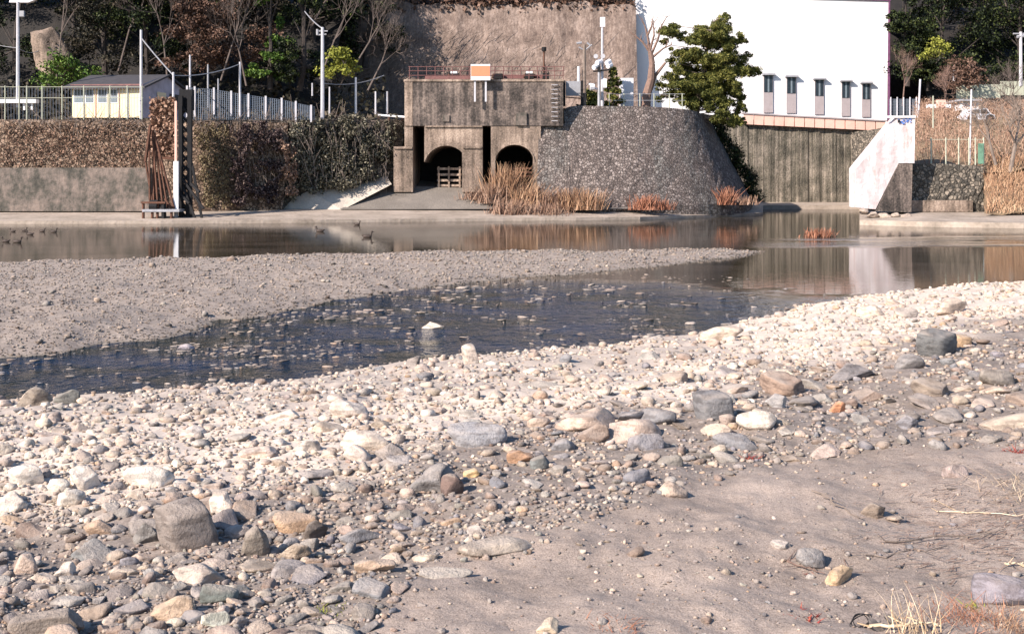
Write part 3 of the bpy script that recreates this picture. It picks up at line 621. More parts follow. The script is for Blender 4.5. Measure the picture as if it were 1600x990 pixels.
def branches(m, a, d, L, r, depth, spread=.55, nmin=2, nmax=4, up=.12, rn=R, tips=None):
    a = Vector(a); d = d.normalized(); segs = 3; p_ = a
    for i in range(segs):
        d = (d+Vector((rn.gauss(0, .12), rn.gauss(0, .12), rn.gauss(0, .1)+up*.4))).normalized(); q = p_+d*(L/segs); m.tube(p_, q, r*(1-.2*i), r*(1-.2*(i+1)), 4 if depth > 1 else 3); p_ = q
        if depth > 0 and i > 0:
            for k in range(rn.randint(1, 2)):
                dd_ = (d+Vector((rn.gauss(0, spread), rn.gauss(0, spread), rn.gauss(0, spread)+up))).normalized(); branches(m, q, dd_, L*rn.uniform(.5, .72), r*.48, depth-1, spread, nmin, nmax, up, rn, tips)
    if depth > 0:
        for k in range(rn.randint(nmin, nmax)-1):
            dd_ = (d+Vector((rn.gauss(0, spread), rn.gauss(0, spread), rn.gauss(0, spread)+up))).normalized(); branches(m, p_, dd_, L*rn.uniform(.55, .8), r*.5, depth-1, spread, nmin, nmax, up, rn, tips)
    elif tips is not None: tips.append(p_)
def bare_tree(px, py, Y, h, label, lean=0, depth=4, r=.14, mat='barkpale', group='bare trees on the hillside', spread=.5):
    b = W(px, py, Y); t_ = thing('bare_tree', label, 'tree', b, group); m = MB(); tk = MB(); mid = b+Vector((lean*h*.35, 0, h*.3)); tk.tube(b-Vector((0, 0, .3)), mid, r, r*.8, 7); tk.build('trunk', M[mat], t_)
    rn = random.Random(int(px*7+py)); branches(m, mid, Vector((lean, 0, 1)), h*.3, r*.75, depth, spread, up=.25, rn=rn)
    for k in range(2): branches(m, mid, Vector((lean+rn.uniform(-.8, .8), rn.uniform(-.5, .5), .8)), h*.26, r*.6, depth-1, spread, up=.2, rn=rn)
    m.build('branches', M[mat], t_); return t_
def leaf_tree(px, py, Y, h, wd, n, mat, label, seed=0, size=.22, group='trees on the wooded hillside', name='evergreen_tree', loose=1.0):
    b = W(px, py, Y); t_ = thing(name, label, 'tree', b, group); rn = random.Random(seed+int(px)); tk = MB()
    p_ = b-Vector((0, 0, .4)); pts = [p_]
    for i in range(5): p_ = p_+Vector((rn.gauss(0, .18), rn.gauss(0, .12), h*.17)); pts.append(p_)
    tk.path(pts, h*.022, h*.008, 7); cl_ = []
    for i in range(int(16*loose)+6):
        t2 = rn.uniform(.06, 1); rad = wd*.5*math.sin(min(1, .25+t2*.8)*math.pi)**.6*(1.15-.55*t2); an = rn.uniform(0, 6.28); q = rn.uniform(.35, 1)
        c = b+Vector((math.cos(an)*rad*q, math.sin(an)*rad*q, h*t2)); rr = wd*rn.uniform(.10, .22); cl_.append((c, (rr*1.25, rr*1.1, rr*.75)))
        j = pts[min(5, max(1, int(t2*5)))]; tk.tube(j, c, h*.006, h*.003, 4)
    tk.build('trunk', M['barkdark'], t_); crown(cl_, n, size).build('crown', M[mat], t_, recalc=False); return t_

# ---------------------------------------------------------------- forest, left and right
FL = [  # px, base py, depth, height, width, leaves, material, label
 (-60, 70, 98, 16, 11, 5200, 'evergreen', 'dark evergreen tree at the very left edge of the hillside'),
 (25, 110, 92, 12, 7, 4200, 'evergreen', 'nearly black evergreen behind the tall left street lamp'),
 (115, 60, 95, 9, 8, 4200, 'evergrey', 'grey green tree above the bare rock patch'),
 (165, 118, 89, 10.5, 8, 5200, 'evergrey', 'grey green bushy tree directly behind the hut roof'),
 (232, 122, 89, 9, 7, 4800, 'evergreen', 'dark rounded evergreen behind the right end of the hut'),
 (205, 60, 98, 12, 9, 5200, 'evergreen', 'tall evergreen rising behind the hut and out of the picture'),
 (300, 66, 96, 12, 8, 4600, 'evergreen', 'dark evergreen above the thin poles right of the hut'),
 (350, 110, 90, 10, 7, 4600, 'brownleaf', 'reddish brown leafed tree behind the netting fence'),
 (422, 132, 87, 9.5, 3.6, 3600, 'bright', 'narrow bright green tree left of the tall concrete pole'),
 (400, 60, 98, 10, 8, 4600, 'evergrey', 'dull grey green tree at the top above the bright green one'),
 (468, 134, 88, 11, 5, 4400, 'evergreen', 'black green evergreen just behind the tall concrete pole'),
 (490, 60, 97, 11, 8, 4600, 'evergreen', 'dark evergreen at the top beside the cliff'),
 (300, 128, 87, 6, 6, 3400, 'brownleaf', 'low brown leafed tree beside the hut gable'),
 (530, 128, 85, 2.3, 3.4, 900, 'yellowgreen', 'small yellow green bush at the foot of the cliff'),
 (100, 134, 87, 2.0, 5, 1400, 'bright', 'low green bush between the rock patch and the hut'),
]
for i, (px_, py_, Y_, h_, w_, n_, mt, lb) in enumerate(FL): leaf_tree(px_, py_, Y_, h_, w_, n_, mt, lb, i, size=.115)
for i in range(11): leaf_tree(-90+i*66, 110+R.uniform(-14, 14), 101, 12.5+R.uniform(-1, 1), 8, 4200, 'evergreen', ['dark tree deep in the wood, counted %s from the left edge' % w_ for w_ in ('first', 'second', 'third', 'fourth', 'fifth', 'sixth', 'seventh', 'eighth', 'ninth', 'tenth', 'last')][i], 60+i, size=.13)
FRT = [
 (1418, 128, 99, 9.5, 4.2, 4600, 'evergreen', 'narrow dark evergreen hugging the corner of the white building'),
 (1452, 70, 107, 13, 8, 5200, 'evergreen', 'dark evergreen rising just right of the white building'),
 (1480, 128, 98, 10, 9, 6200, 'evergreen', 'broad dark evergreen with yellow green tips, right of the white building'),
 (1545, 60, 102, 13, 9, 5200, 'evergrey', 'grey green tree at the top right'),
 (1590, 128, 97, 9.5, 9, 6200, 'evergreen', 'dark evergreen behind the right hand pole'),
 (1660, 90, 99, 13, 10, 5000, 'evergreen', 'evergreen cut by the right edge of the picture'),
 (1450, 135, 99, 6, 5.2, 3600, 'evergreen', 'black low evergreen behind the leaning pole'),
 (1462, 92, 95, 1.6, 2.8, 500, 'yellowgreen', 'small yellow green leafed branch bush on the dark wood'),
 (1500, 140, 92, 2.2, 5, 1200, 'brownleaf', 'orange brown bush below the dark evergreens'),
]
for i, (px_, py_, Y_, h_, w_, n_, mt, lb) in enumerate(FRT): leaf_tree(px_, py_, Y_, h_, w_, n_, mt, lb, 40+i, size=.115)
for (px_, py_, Y_, h_, le, lb) in [(88, 120, 87, 11, .1, 'pale bare tree beside the rock patch'), (185, 105, 87.5, 10, .25, 'pale bare tree leaning over the hut'), (262, 120, 86, 8, -.1, 'bare tree rising behind the hut gable'),
        (345, 120, 86, 10, .3, 'bare tree between the thin poles'), (385, 128, 86, 8, -.2, 'bare tree left of the bright green tree'), (500, 118, 86.5, 9, .35, 'bare tree spreading over the tall concrete pole'), (545, 112, 85.5, 7, .6, 'bare tree leaning across the left edge of the cliff'),
        (575, 135, 84.3, 5.5, .5, 'low bare tree at the cliff foot'), (480, 50, 94, 8, .5, 'bare tree at the top left of the cliff'), (1580, 30, 98, 6, -.3, 'pale bare tree at the top right corner')]:
    bare_tree(px_, py_, Y_, h_, lb, le, 4, .075)
# undergrowth on the hill foot and on the cliff top: masses nobody could count
P = []
for k in range(2600):
    X = R.uniform(-48, -10); Y = R.uniform(86, 91); P.append((X, Y, 6.2+max(0, (Y-87))*.9+R.uniform(0, 1.3)))
MB().quads(leafquads(np.array(P), .25)).build('undergrowth', M['evergrey'], recalc=False, label='dark undergrowth along the foot of the wooded hillside', cat='undergrowth', kind='stuff')
m = MB()
for k in range(520):
    X = R.uniform(-14.5, 11); a_ = Vector((X, 103.6+R.uniform(0, 1.5), 17.7+R.uniform(0, 1.4))); m.tube(a_, a_+Vector((R.gauss(0, .6), R.uniform(-.6, .1), R.gauss(0, .7))), .035, .015, 3)
m.quads(leafquads(np.array([(R.uniform(-14.5, 11), R.uniform(103, 105), R.gauss(18.5, .5)) for k in range(2600)]), .22))
m.build('cliff_top_brush', M['brownleaf'], recalc=False, label='brown brush hanging over the top edge of the cliff', cat='brush', kind='stuff')
m = MB()
for k in range(900):   # creeper stems on the cliff
    X = -16+abs(R.gauss(0, 6)) if k < 700 else R.uniform(-14, 10); z0 = R.uniform(7.5, 15.5); a_ = Vector((X, 100.8+(z0-5)/12.6*2.6-.9, z0)); b_ = a_+Vector((R.uniform(.2, 1.4), .25, R.uniform(.2, 1.3))); m.tube(a_, b_, .022, .01, 3)
m.build('cliff_creeper', M['bark'], recalc=False, label='thin bare creeper stems clinging to the left of the cliff', cat='creeper', kind='stuff')
# rock patch upper left
rk = rockshape(4, 77, .9)
rv = rk*np.array([1.5, 1.0, 2.5]); rv[:, 0] += -rv[:, 2]*.22; cpt = W(82, 92, 88.5)
MB().add((rv+np.array(cpt)).tolist(), ICO[4][1].tolist()).build('rock_outcrop', M['conc_mid'], smooth=True, label='bare grey brown rock outcrop in the wood above the hut', cat='rock outcrop')

# ---------------------------------------------------------------- river walls, left
def wallgrid(name, top, bot, mat, depth=.5, amp=.12, label=None, cat='wall', n=6, nz=14):
    rows = []
    T = [W(*q) for q in top]; B = [W(*q) for q in bot]
    def ev(L, u):
        x = u*(len(L)-1); i = min(int(x), len(L)-2); f_ = x-i; a_, b_, c_, d_ = L[max(i-1, 0)], L[i], L[i+1], L[min(i+2, len(L)-1)]
        return .5*((2*b_)+(c_-a_)*f_+(2*a_-5*b_+4*c_-d_)*f_*f_+(3*b_-a_-3*c_+d_)*f_**3)
    nu = n*(len(top)-1)*3
    for j in range(nz+1):
        rows.append([ev(B, u/nu).lerp(ev(T, u/nu), j/nz)+Vector((0, float(fbm(u*.7, j*.7, 71, 3)-.45)*-amp, 0)) for u in range(nu+1)])
    rows.insert(0, [p_-Vector((0, 0, .8)) for p_ in rows[0]])
    rows.append([p_+Vector((0, depth, 0)) for p_ in rows[-1]])
    rows.append([Vector((p_.x, p_.y, rows[0][i].z)) for i, p_ in enumerate(rows[-1])])
    return MB().grid(rows).build(name, mat, smooth=False, recalc=False, label=label, cat=cat)
wallgrid('cobble_wall', [(-700, 187, 71.3), (0, 187, 71.3), (225, 187, 71.3), (310, 189, 71.3), (450, 192, 72.4)], [(-700, 329, 70.9), (0, 329, 70.9), (225, 329, 70.9), (300, 329, 70.9), (442, 329, 72.2)], M['cobA'], 1, .15, 'long brown cobblestone river wall below the hut and fence', n=8)
m = MB(); m.prism([W(-700, 330, 70.1), W(-700, 263, 70.1), W(232, 262, 70.1), W(238, 330, 70.1)], .7); m.build('concrete_wall', M['conc_low'], label='low grey concrete facing at the foot of the left river wall', cat='wall')
wallgrid('ivy_wall', [(444, 191, 73.3), (482, 187, 74.2), (545, 186, 75.3), (634, 187, 77)], [(438, 328, 72.8), (480, 300, 73.9), (545, 291, 75), (622, 274, 76.6)], M['cobC'], 1, .2, 'dark stone wall hidden by ivy left of the gatehouse', n=6)
def creeper(name, poly, n, mat, size, label, thick=.35, dens=1):
    m = MB(); pts = []
    xs_ = [q[0] for q in poly]; ysx = [q[1] for q in poly]
    pp = np.array([(q[0], q[1]) for q in poly])
    while len(pts) < n:
        k = max(64, n); X = NR.uniform(min(xs_), max(xs_), k); Y = NR.uniform(min(ysx), max(ysx), k); d_ = sdpoly(X, Y, pp)+(fbm(X*.08, Y*.08, 91, 3)-.5)*34
        for x, y, q in zip(X, Y, d_):
            if q > 0 and (dens >= 1 or fbm(x*.09, y*.07, 99, 3) > dens): dep = np.interp(x, [q_[0] for q_ in sorted(poly)], [q_[2] for q_ in sorted(poly)]); pts.append(tuple(W(x, y, dep-abs(NR.normal())*thick*(.5+fbm(x*.1, y*.1, 95, 2))-.9*max(0, float(fbm(x*.045, y*.045, 97, 3))-.42)*3*thick)))
    return m.quads(leafquads(np.array(pts[:n]), size)).build(name, M[mat], recalc=False, label=label, cat='ivy', kind='stuff')
creeper('ivy', [(358, 190, 71.1), (440, 190, 72.2), (444, 250, 72.2), (440, 322, 72.2), (366, 325, 71.1), (362, 250, 71.1)], 13000, 'ivypurple', .08, 'dark purple ivy hanging over the wall right of the lattice mast', .35, .42)
creeper('ivy', [(446, 189, 73.2), (482, 180, 74.1), (545, 178, 75.1), (622, 180, 76.7), (612, 268, 76.5), (545, 292, 75.0), (478, 302, 73.9), (452, 316, 73.2)], 24000, 'ivy', .08, 'grey green ivy mass between the ramp and the gatehouse', .6, .33)
creeper('creeper', [(300, 192, 71.1), (360, 195, 71.1), (366, 322, 71.1), (318, 325, 71.1)], 2600, 'ivyolive', .07, 'sparse olive creeper beside the lattice mast', .1)
creeper('creeper', [(0, 188, 71.1), (225, 188, 71.1), (222, 262, 71.1), (0, 262, 71.1)], 3000, 'brush', .065, 'thin dry creeper over the cobbled wall under the hut', .12)
creeper('dry_vine', [(436, 222, 72), (458, 215, 72.6), (466, 300, 72.6), (446, 305, 72)], 1600, 'brush', .075, 'orange dead vine strip between the two ivy masses', .4)

m = MB(); V = []  # dark leaves added in place of the pine's shadow on the abutment end
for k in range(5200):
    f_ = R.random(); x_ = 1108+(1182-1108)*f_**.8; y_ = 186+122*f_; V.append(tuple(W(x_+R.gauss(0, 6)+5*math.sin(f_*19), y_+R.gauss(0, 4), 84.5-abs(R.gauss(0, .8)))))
m.quads(leafquads(np.array(V), .13, nar=.35)).build('pine_shadow_leaves', M['evergreen'], recalc=False, label='black green leaf strip added as pine shadow down the rounded end of the abutment', cat='creeper', kind='stuff')
m = MB()
for k in range(420):
    x_ = R.choice([R.uniform(300, 445), R.uniform(446, 628), R.uniform(0, 225)]); Yc = np.interp(x_, [0, 310, 446, 634], [71, 71, 72.9, 76.6]); a_ = W(x_, 189, Yc-.1); m.tube(a_, a_+Vector((R.gauss(0, .5), -R.random()*.4, R.gauss(0, .55))), .022, .008, 3)
for k in range(260):
    x_ = R.uniform(366, 610); Yc = np.interp(x_, [310, 446, 634], [70.7, 72.4, 75.9]); a_ = W(x_, R.uniform(190, 280), Yc-.3); m.tube(a_, a_+Vector((R.gauss(0, .3), 0, -R.uniform(.3, 1.4))), .018, .008, 3)
m.build('creeper_stems', M['bark'], recalc=False, label='loose bare stems along and below the top of the left walls', cat='stems', kind='stuff')
# ---------------------------------------------------------------- gatehouse
g = thing('gatehouse', 'tall stained concrete sluice gatehouse with two dark arches and gate slots', 'gatehouse', (-2, 75, 1.5))
def arch(x0, x1, top, spring):
    c = (x0+x1)/2; h = (x1-x0)/2
    return lambda x: spring-(spring-top)*math.sqrt(max(0, 1-((x-c)/h)**2))
A1_, A2_ = arch(661, 733, 227.5, 266), arch(774, 834, 226, 252)
def openings(x):
    if 645 <= x <= 663: return 197
    if 754 <= x <= 767: return 197
    if 663 < x < 722: return A1_(x)
    if 774 < x < 833: return A2_(x)
    return None
Yf = 75.0; m = MB(); D = 6.0; xs_ = sorted(set([615, 632, 645, 663, 722, 754, 767, 774, 833, 845]+[663+59*i/14 for i in range(15)]+[774+59*i/14 for i in range(15)]))
for a_, b_ in zip(xs_[:-1], xs_[1:]):
    mid = (a_+b_)/2; o_ = openings(mid)
    if a_ < 632: m.pbox(a_, 231, b_, 300, Yf, D); continue
    if o_ is None: m.pbox(a_, 197, b_, 300, Yf, D)
    elif o_ > 198:
        ta = openings(a_+.01) or o_; tb = openings(b_-.01) or o_
        p_ = [W(a_, 197, Yf), W(b_, 197, Yf), W(b_, tb, Yf), W(a_, ta, Yf)]; m.prism(p_[::-1], D)
m.build('lower_wall', M['conc_mid'], g)
m = MB(); m.pbox(645, 127.5, 880, 196.6, Yf-.05, 6.5); m.build('upper_wall', M['conc_dark'], g); m = MB(); m.pbox(632, 127.5, 644.6, 196.6, Yf-.08, 6.5); m.build('lit_edge', M['conc_mid'], g)  # paler strip at left paints the sunlit edge of the upper wall
m = MB(); m.pbox(640, 190, 840, 300, Yf+6.02, .3); m.build('back_wall', M['black'], g, label='shade-black inner wall of the sluice tunnels')  # black colour paints the tunnels' shade onto their back wall
m = MB(); m.pbox(631, 124, 881, 127.5, Yf-.12, 6.6); m.build('top_slab', M['conc_mid'], g)
m = MB(); m.pbox(615, 229, 644, 232.5, Yf-.12, .5); m.pbox(723, 229, 753, 232, Yf-.1, .4); m.pbox(664, 196.4, 753.4, 198.5, Yf-.12, .3); m.build('string_course', M['conc_mid'], g)
for (c_, h_, top, sp) in ((804, 30, 226, 252),):
    m = MB(); n_ = 12; pts = [(c_-(h_+1.6)*math.cos(math.pi*i/n_), sp-(sp-top+1.6)*math.sin(math.pi*i/n_)) for i in range(n_+1)]; pin = [(c_-h_*math.cos(math.pi*i/n_), sp-(sp-top)*math.sin(math.pi*i/n_)) for i in range(n_+1)]
    for i in range(n_):
        m.prism([W(*pin[i], Yf-.06), W(*pts[i], Yf-.06), W(*pts[i+1], Yf-.06), W(*pin[i+1], Yf-.06)][::-1], .2)
    m.build('arch_ring', M['conc_mid'], g)
m = MB()
for y_ in (262, 271, 280, 288): m.pbox(683, y_, 721, y_+3.6, Yf+1.4, .12)
for x_ in (684, 700, 717): m.pbox(x_, 260, x_+2.5, 293, Yf+1.3, .1)
m.build('grille', M['conc_mid'], g)
m = MB()
for y_ in (262, 268, 274): m.pbox(800, y_, 831, y_+2.2, Yf+.8, .12)
m.build('grille', M['rust'], g)
# step irons on the right edge of the upper wall
for i in range(9):
    m = MB(); y_ = 133+i*7; m.path([W(862, y_, Yf-.06), W(862.5, y_, Yf-.2), W(871, y_, Yf-.2), W(871.5, y_, Yf-.06)], .022); m.build('step_iron', M['pole'], g)
for (x0, y0, x1, y1, d_) in ((806, 176, 823, 196, .12), (692, 180, 702, 190, .1)):
    m = MB(); m.pbox(x0, y0, x1, y1, Yf-.05-d_, d_-.003); m.build('plate', M['conc_low'], g)
rl = MB()
# red railing and lifting gear on top, each its own thing
rt = thing('railing', 'dull red iron railing along the top of the gatehouse', 'railing', W(640, 126, 75.2))
for x_ in np.linspace(640, 880, 19): MB().tube(W(x_, 125, 75.0), W(x_, 104, 75.0), .026).build('post', M['rustred'], rt)
for y_ in (104.5, 111, 118): MB().tube(W(638, y_, 74.98), W(882, y_, 74.98), .022).build('rail', M['rustred'], rt)
MB().pbox(664, 119, 735, 124, 74.9, .15).build('kick_plate', M['rustred'], rt)
MB().pbox(770, 117, 850, 122.8, 76.2, .2).build('kick_plate', M['rustred'], rt)
def motor(px_, lb, lid=True):
    t_ = thing('gate_winch', lb, 'winch', W(px_, 123, 76)); MB().pbox(px_-7, 115, px_+7, 122.8, 75.8, .7).build('housing', M['black'], t_); MB().tube(W(px_-9, 119, 76.1), W(px_+9, 119, 76.1), .14, n=10).build('shaft', M['rust'], t_)
    if lid: MB().pbox(px_-5, 110.5, px_+5, 114.8, 75.8, .7).build('cover', M['whitemetal'], t_)
motor(709, 'small white topped winch on the gatehouse left of the sign'); motor(827, 'small white topped winch on the gatehouse right of the sign'); motor(778, 'black winch immediately right of the orange sign', False)
t_ = thing('hoist', 'black hoist with a thin hooked post at the right end of the gatehouse', 'hoist', W(852, 123, 76))
MB().pbox(848, 114, 858, 122.8, 75.7, .6).build('housing', M['black'], t_); MB().tube(W(850, 114, 76), W(850, 78, 76), .06).tube(W(843, 77, 76), W(851, 77, 76), .04).build('post', M['rust'], t_)
MB().tube(W(850, 74, 75.9), W(850, 80, 75.9), .16, n=8).build('head', M['black'], t_)
for k in range(7): MB().tube(W(853, 108, 75.9), W(853+9*math.cos(k*.9), 108+9*math.sin(k*.9), 75.9), .03, n=4).build('handwheel_spoke', M['black'], t_)
t_ = thing('sign', 'orange and white notice board on two pale posts above the gatehouse', 'sign', W(751, 158, 74.4))
MB().pbox(735.5, 100.5, 766, 125.5, 74.3, .08).build('board', M['white'], t_); MB().pbox(736, 103, 765.5, 119, 74.28, .017).build('panel', M['orange'], t_)
for x_ in (742, 759): MB().pbox(x_-1.4, 125.5, x_+1.4, 159, 74.42, .1).build('post', M['pole'], t_)
# stone abutment with curved end
wallgrid('cobble_abutment', [(842, 195.5, 75.2), (880, 194, 75.4), (886, 168, 75.9), (950, 166, 76.2), (1020, 167, 76.6), (1078, 172, 78), (1102, 181, 81), (1110, 184, 87), (1100, 184, 94)],
         [(838, 318, 73.9), (880, 322, 73.4), (905, 322, 73.3), (950, 322, 73.2), (1020, 321, 73.8), (1100, 319, 75.2), (1150, 317, 77.5), (1174, 314, 82), (1176, 312, 94)], M['cobB'], .6, .2, 'grey cobblestone abutment with a rounded end below the pine', n=3, nz=16)
# ---------------------------------------------------------------- white building, gate wall
b_ = thing('white_building', 'tall windowless-topped white building with five narrow windows', 'building', W(1190, 190, 104))
Yb = 104
MB().prism([W(992, 182, Yb), W(1160, 186, Yb), W(1386, 197, Yb), W(1388, 1.5, Yb), W(992, -9, Yb)], 10).build('wall', M['white'], b_)
MB().prism([W(1388.2, 189, Yb-.1), W(1390.4, 189, Yb-.1), W(1390.8, 0, Yb-.1), W(1388.6, 0, Yb-.1)], 10).build('corner_trim', M['purple'], b_)
MB().prism([W(991, -9, Yb-.15), W(1392, 1.5, Yb-.15), W(1392, -1, Yb-.15), W(991, -12, Yb-.15)], 10.3).build('roof', M['purple'], b_)
for (xa, xb, ya, ym, yb) in ((1193, 1208, 116, 144, 176), (1229, 1244, 119, 146, 177), (1273, 1287.5, 123, 150, 179), (1315, 1328.5, 126, 153, 181.5), (1347, 1360, 129, 155, 183)):
    wn = MB().pbox(xa, ya, xb, yb, Yb-.12, .117).build('window', M['louvre'], b_)
    for q, r_ in ((xa+1, (xa+xb)/2-1.2), ((xa+xb)/2+1.8, xb-1)): MB().pbox(q, ya+2, r_, ym, Yb-.16, .037).build('pane', M['glass'], wn)
    MB().pbox((xa+xb)/2-1, ya+2, (xa+xb)/2+1.6, ym, Yb-.17, .04).build('mullion', M['frosted'], wn)
    MB().pbox(xa-1, ya-1.5, xb+4, ya+1.3, Yb-.5, .497).build('hood', M['grey'], wn)
pr = thing('parapet', 'salmon panelled parapet along the top of the gate wall', 'parapet', W(1270, 200, 102.6))
n_ = 14
for i in range(n_):
    x0 = 1162+i*(1384-1162)/n_; x1 = 1162+(i+1)*(1384-1162)/n_; f = lambda x: 176+(x-1162)*.054; gg = lambda x: 194+(x-1162)*.048
    MB().prism([W(x0+.7, gg(x0), 102.6), W(x1-.7, gg(x1), 102.6), W(x1-.7, f(x1)+2, 102.6), W(x0+.7, f(x0)+2, 102.6)], .3).build('panel', M['pink'], pr)
MB().prism([W(1160, 178, 102.5), W(1386, 190, 102.5), W(1386, 188, 102.5), W(1160, 176, 102.5)], .6).build('coping', M['louvre'], pr)
m = MB(); rows = []
for j, y_ in enumerate((316, 260, 205)):
    r_ = []
    for i in range(121):
        x_ = 1120+i*2; fl = .07*float(vn(i*.23, 0, 77) > .5)+.04*float(vn(i*.61, 0, 78) > .6)
        r_.append(W(x_, y_ if j < 2 else 189+max(0, x_-1162)*.048, 103+fl*(1 if j < 3 else 0)))
    rows.append(r_)
m.grid(rows).prism([W(1120, 316, 103.4), W(1362, 316, 103.4), W(1362, 210, 103.4), W(1120, 202, 103.4)], .8)
m.build('gate_wall', M['gate'], recalc=False, label='dark streaked concrete gate wall under the white building', cat='wall')
wallgrid('stone_wing_wall', [(1334, 206, 101.5), (1360, 203, 100), (1400, 196, 97)], [(1328, 316, 101), (1345, 318, 98), (1362, 320, 92)], M['cobC'], .6, .15, 'dark stone wing wall between the gate wall and the white buttress', n=4)
# buttress
b_ = thing('buttress', 'white concrete buttress with a slanting back and pinkish stains', 'buttress', W(1370, 328, 65))
MB().prism([W(1338, 324, 65), W(1368, 327, 65), W(1404, 255, 65), W(1429, 255, 65), W(1430, 180, 65), W(1404, 183, 65), W(1394, 194, 65), W(1338, 263, 65)], 1.4).build('wall', M['butt'], b_)
MB().prism([W(1369, 330, 64.9), W(1424, 332, 64.9), W(1426, 256, 64.9), W(1404.6, 256, 64.9)], 1.6).build('dark_wedge', M['conc_dark'], b_, label='dark grey wedge at the foot')  # separate dark block set below the slanting edge of the wall
m = MB()
for k in range(16): x_ = R.uniform(1403, 1423); y_ = R.uniform(184, 192); m.pbox(x_, y_, x_+R.uniform(1.5, 3), y_+R.uniform(1.5, 3), 64.93+k*.004, .02)
m.build('blue_marking', M['blue'], b_); MB().pbox(1403, 187, 1406.5, 192, 64.9, .02).build('dark_marking', M['black'], b_)
MB().pbox(1385, 181, 1431, 184, 64.9, .6).build('coping', M['white'], b_)
wallgrid('stone_wall', [(1426, 256, 66.4), (1480, 256, 66.4), (1537, 260, 66.4)], [(1422, 322, 65.8), (1480, 322, 65.8), (1537, 318, 65.8)], M['cobC'], 1, .25, 'rough dark stone wall right of the buttress', n=6)
MB().pbox(1424, 313, 1520, 331, 65.6, .6).build('wall_foot', M['conc_mid'], label='low brown concrete foot under the rough stone wall', cat='wall')
# rubble at the buttress foot
for i, (x_, y_, s_) in enumerate(((1350, 330, .3), (1364, 335, .36), (1382, 338, .4), (1400, 336, .28), (1415, 338, .34))):
    o = bpy.data.objects.new('stone', HERO[i]); COL.objects.link(o); o.location = W(x_, y_, 63.7); o.scale = (s_, s_*.8, s_*.5); o.color = (.4, .33, .28, 1); tag(o, ['first broken stone at the buttress foot, by its water side', 'second broken stone from the water at the buttress foot', 'largest broken stone, in the middle of the buttress foot', 'smallest broken stone at the buttress foot', 'rightmost broken stone under the dark buttress wedge'][i], 'stone', 'broken stones at the buttress')
# ---------------------------------------------------------------- hut
hb_ = thing('hut', 'small cream yellow hut with dark roof and four windows above the left wall', 'hut', W(170, 184, 75))
C0 = W(223, 184, 74.0); L0 = W(113, 184, 75.2); B0 = Vector(((292-800)*80/F, 80, C0.z)); zt = 2.15
Lb = L0+(B0-C0); up_ = Vector((0, 0, zt)); ap = (C0+B0)/2+Vector((0, 0, zt+.85)); apl = (L0+Lb)/2+Vector((0, 0, zt+.85))
MB().add([L0, C0, C0+up_, L0+up_], [(0, 1, 2, 3)]).add([Lb, L0, L0+up_, apl, Lb+up_], [(0, 1, 2, 3, 4)]).build('front_wall', M['yellow'], hb_, recalc=False)
MB().add([C0, B0, B0+up_, ap, C0+up_], [(0, 1, 2, 3, 4)]).build('gable_wall', M['shade'], hb_, recalc=False)
ov = Vector((0, -.5, -.18)); dn = Vector((.25, .1, 0)); dl = Vector((-.5, .05, 0))
m = MB()
f1 = [L0+up_+ov+dl, C0+up_+ov+dn, ap+dn+Vector((0, 0, .05)), apl+dl+Vector((0, 0, .05))]; f2 = [apl+dl+Vector((0, 0, .05)), ap+dn+Vector((0, 0, .05)), B0+up_+dn+Vector((.1, .5, -.18)), Lb+up_+dl+Vector((0, .5, -.18))]
for q in (f1, f2): m.add(q+[v_-Vector((0, 0, .12)) for v_ in q], [(0, 1, 2, 3), (7, 6, 5, 4), (0, 4, 5, 1), (1, 5, 6, 2), (2, 6, 7, 3), (3, 7, 4, 0)])
m.build('roof', M['roof'], hb_)
def onface(u, v, off=.03): # on the front wall
    return L0.lerp(C0, u)+Vector((0, -off, v))
MB().add([onface(-.02, 2.06, .1), onface(1.01, 2.06, .1), onface(1.01, 2.16, .1), onface(-.02, 2.16, .1)], [(0, 1, 2, 3)]).build('fascia', M['rustred'], hb_, recalc=False)
for (u0, u1) in ((.02, .165), (.185, .31), (.365, .5), (.545, .65)):
    wn = MB().add([onface(u0, .92), onface(u1, .92), onface(u1, 1.88), onface(u0, 1.88)], [(0, 1, 2, 3)]).build('window', M['whitemetal'], hb_, recalc=False)
    MB().add([onface(u0+.01, 1.0, .05), onface(u1-.01, 1.0, .05), onface(u1-.01, 1.38, .05), onface(u0+.01, 1.38, .05)], [(0, 1, 2, 3)]).build('frosted_pane', M['frosted'], wn, recalc=False)
    MB().add([onface(u0+.01, 1.41, .05), onface(u1-.01, 1.41, .05), onface(u1-.01, 1.8, .05), onface(u0+.01, 1.8, .05)], [(0, 1, 2, 3)]).build('pane', M['glass'], wn, recalc=False)
for u_ in (.175, .335, .52, .67, .8, .99): MB().tube(onface(u_, 0, .03), onface(u_, 2.02, .03), .035, n=4).build('batten', M['palegreen'] if u_ == .52 else M['pink'] if u_ in (.335, .67) else M['whitemetal'], hb_)
def onside(u, v, off=.04): return C0.lerp(B0, u)+Vector((off, -off*.2, v))
MB().add([onside(.3, .05), onside(.5, .05), onside(.5, 1.8), onside(.3, 1.8)], [(0, 1, 2, 3)]).build('door', M['yellow'], hb_, recalc=False)
wn = MB().add([onside(.58, .8), onside(.9, .8), onside(.9, 1.8), onside(.58, 1.8)], [(0, 1, 2, 3)]).build('window', M['glass'], hb_, recalc=False)
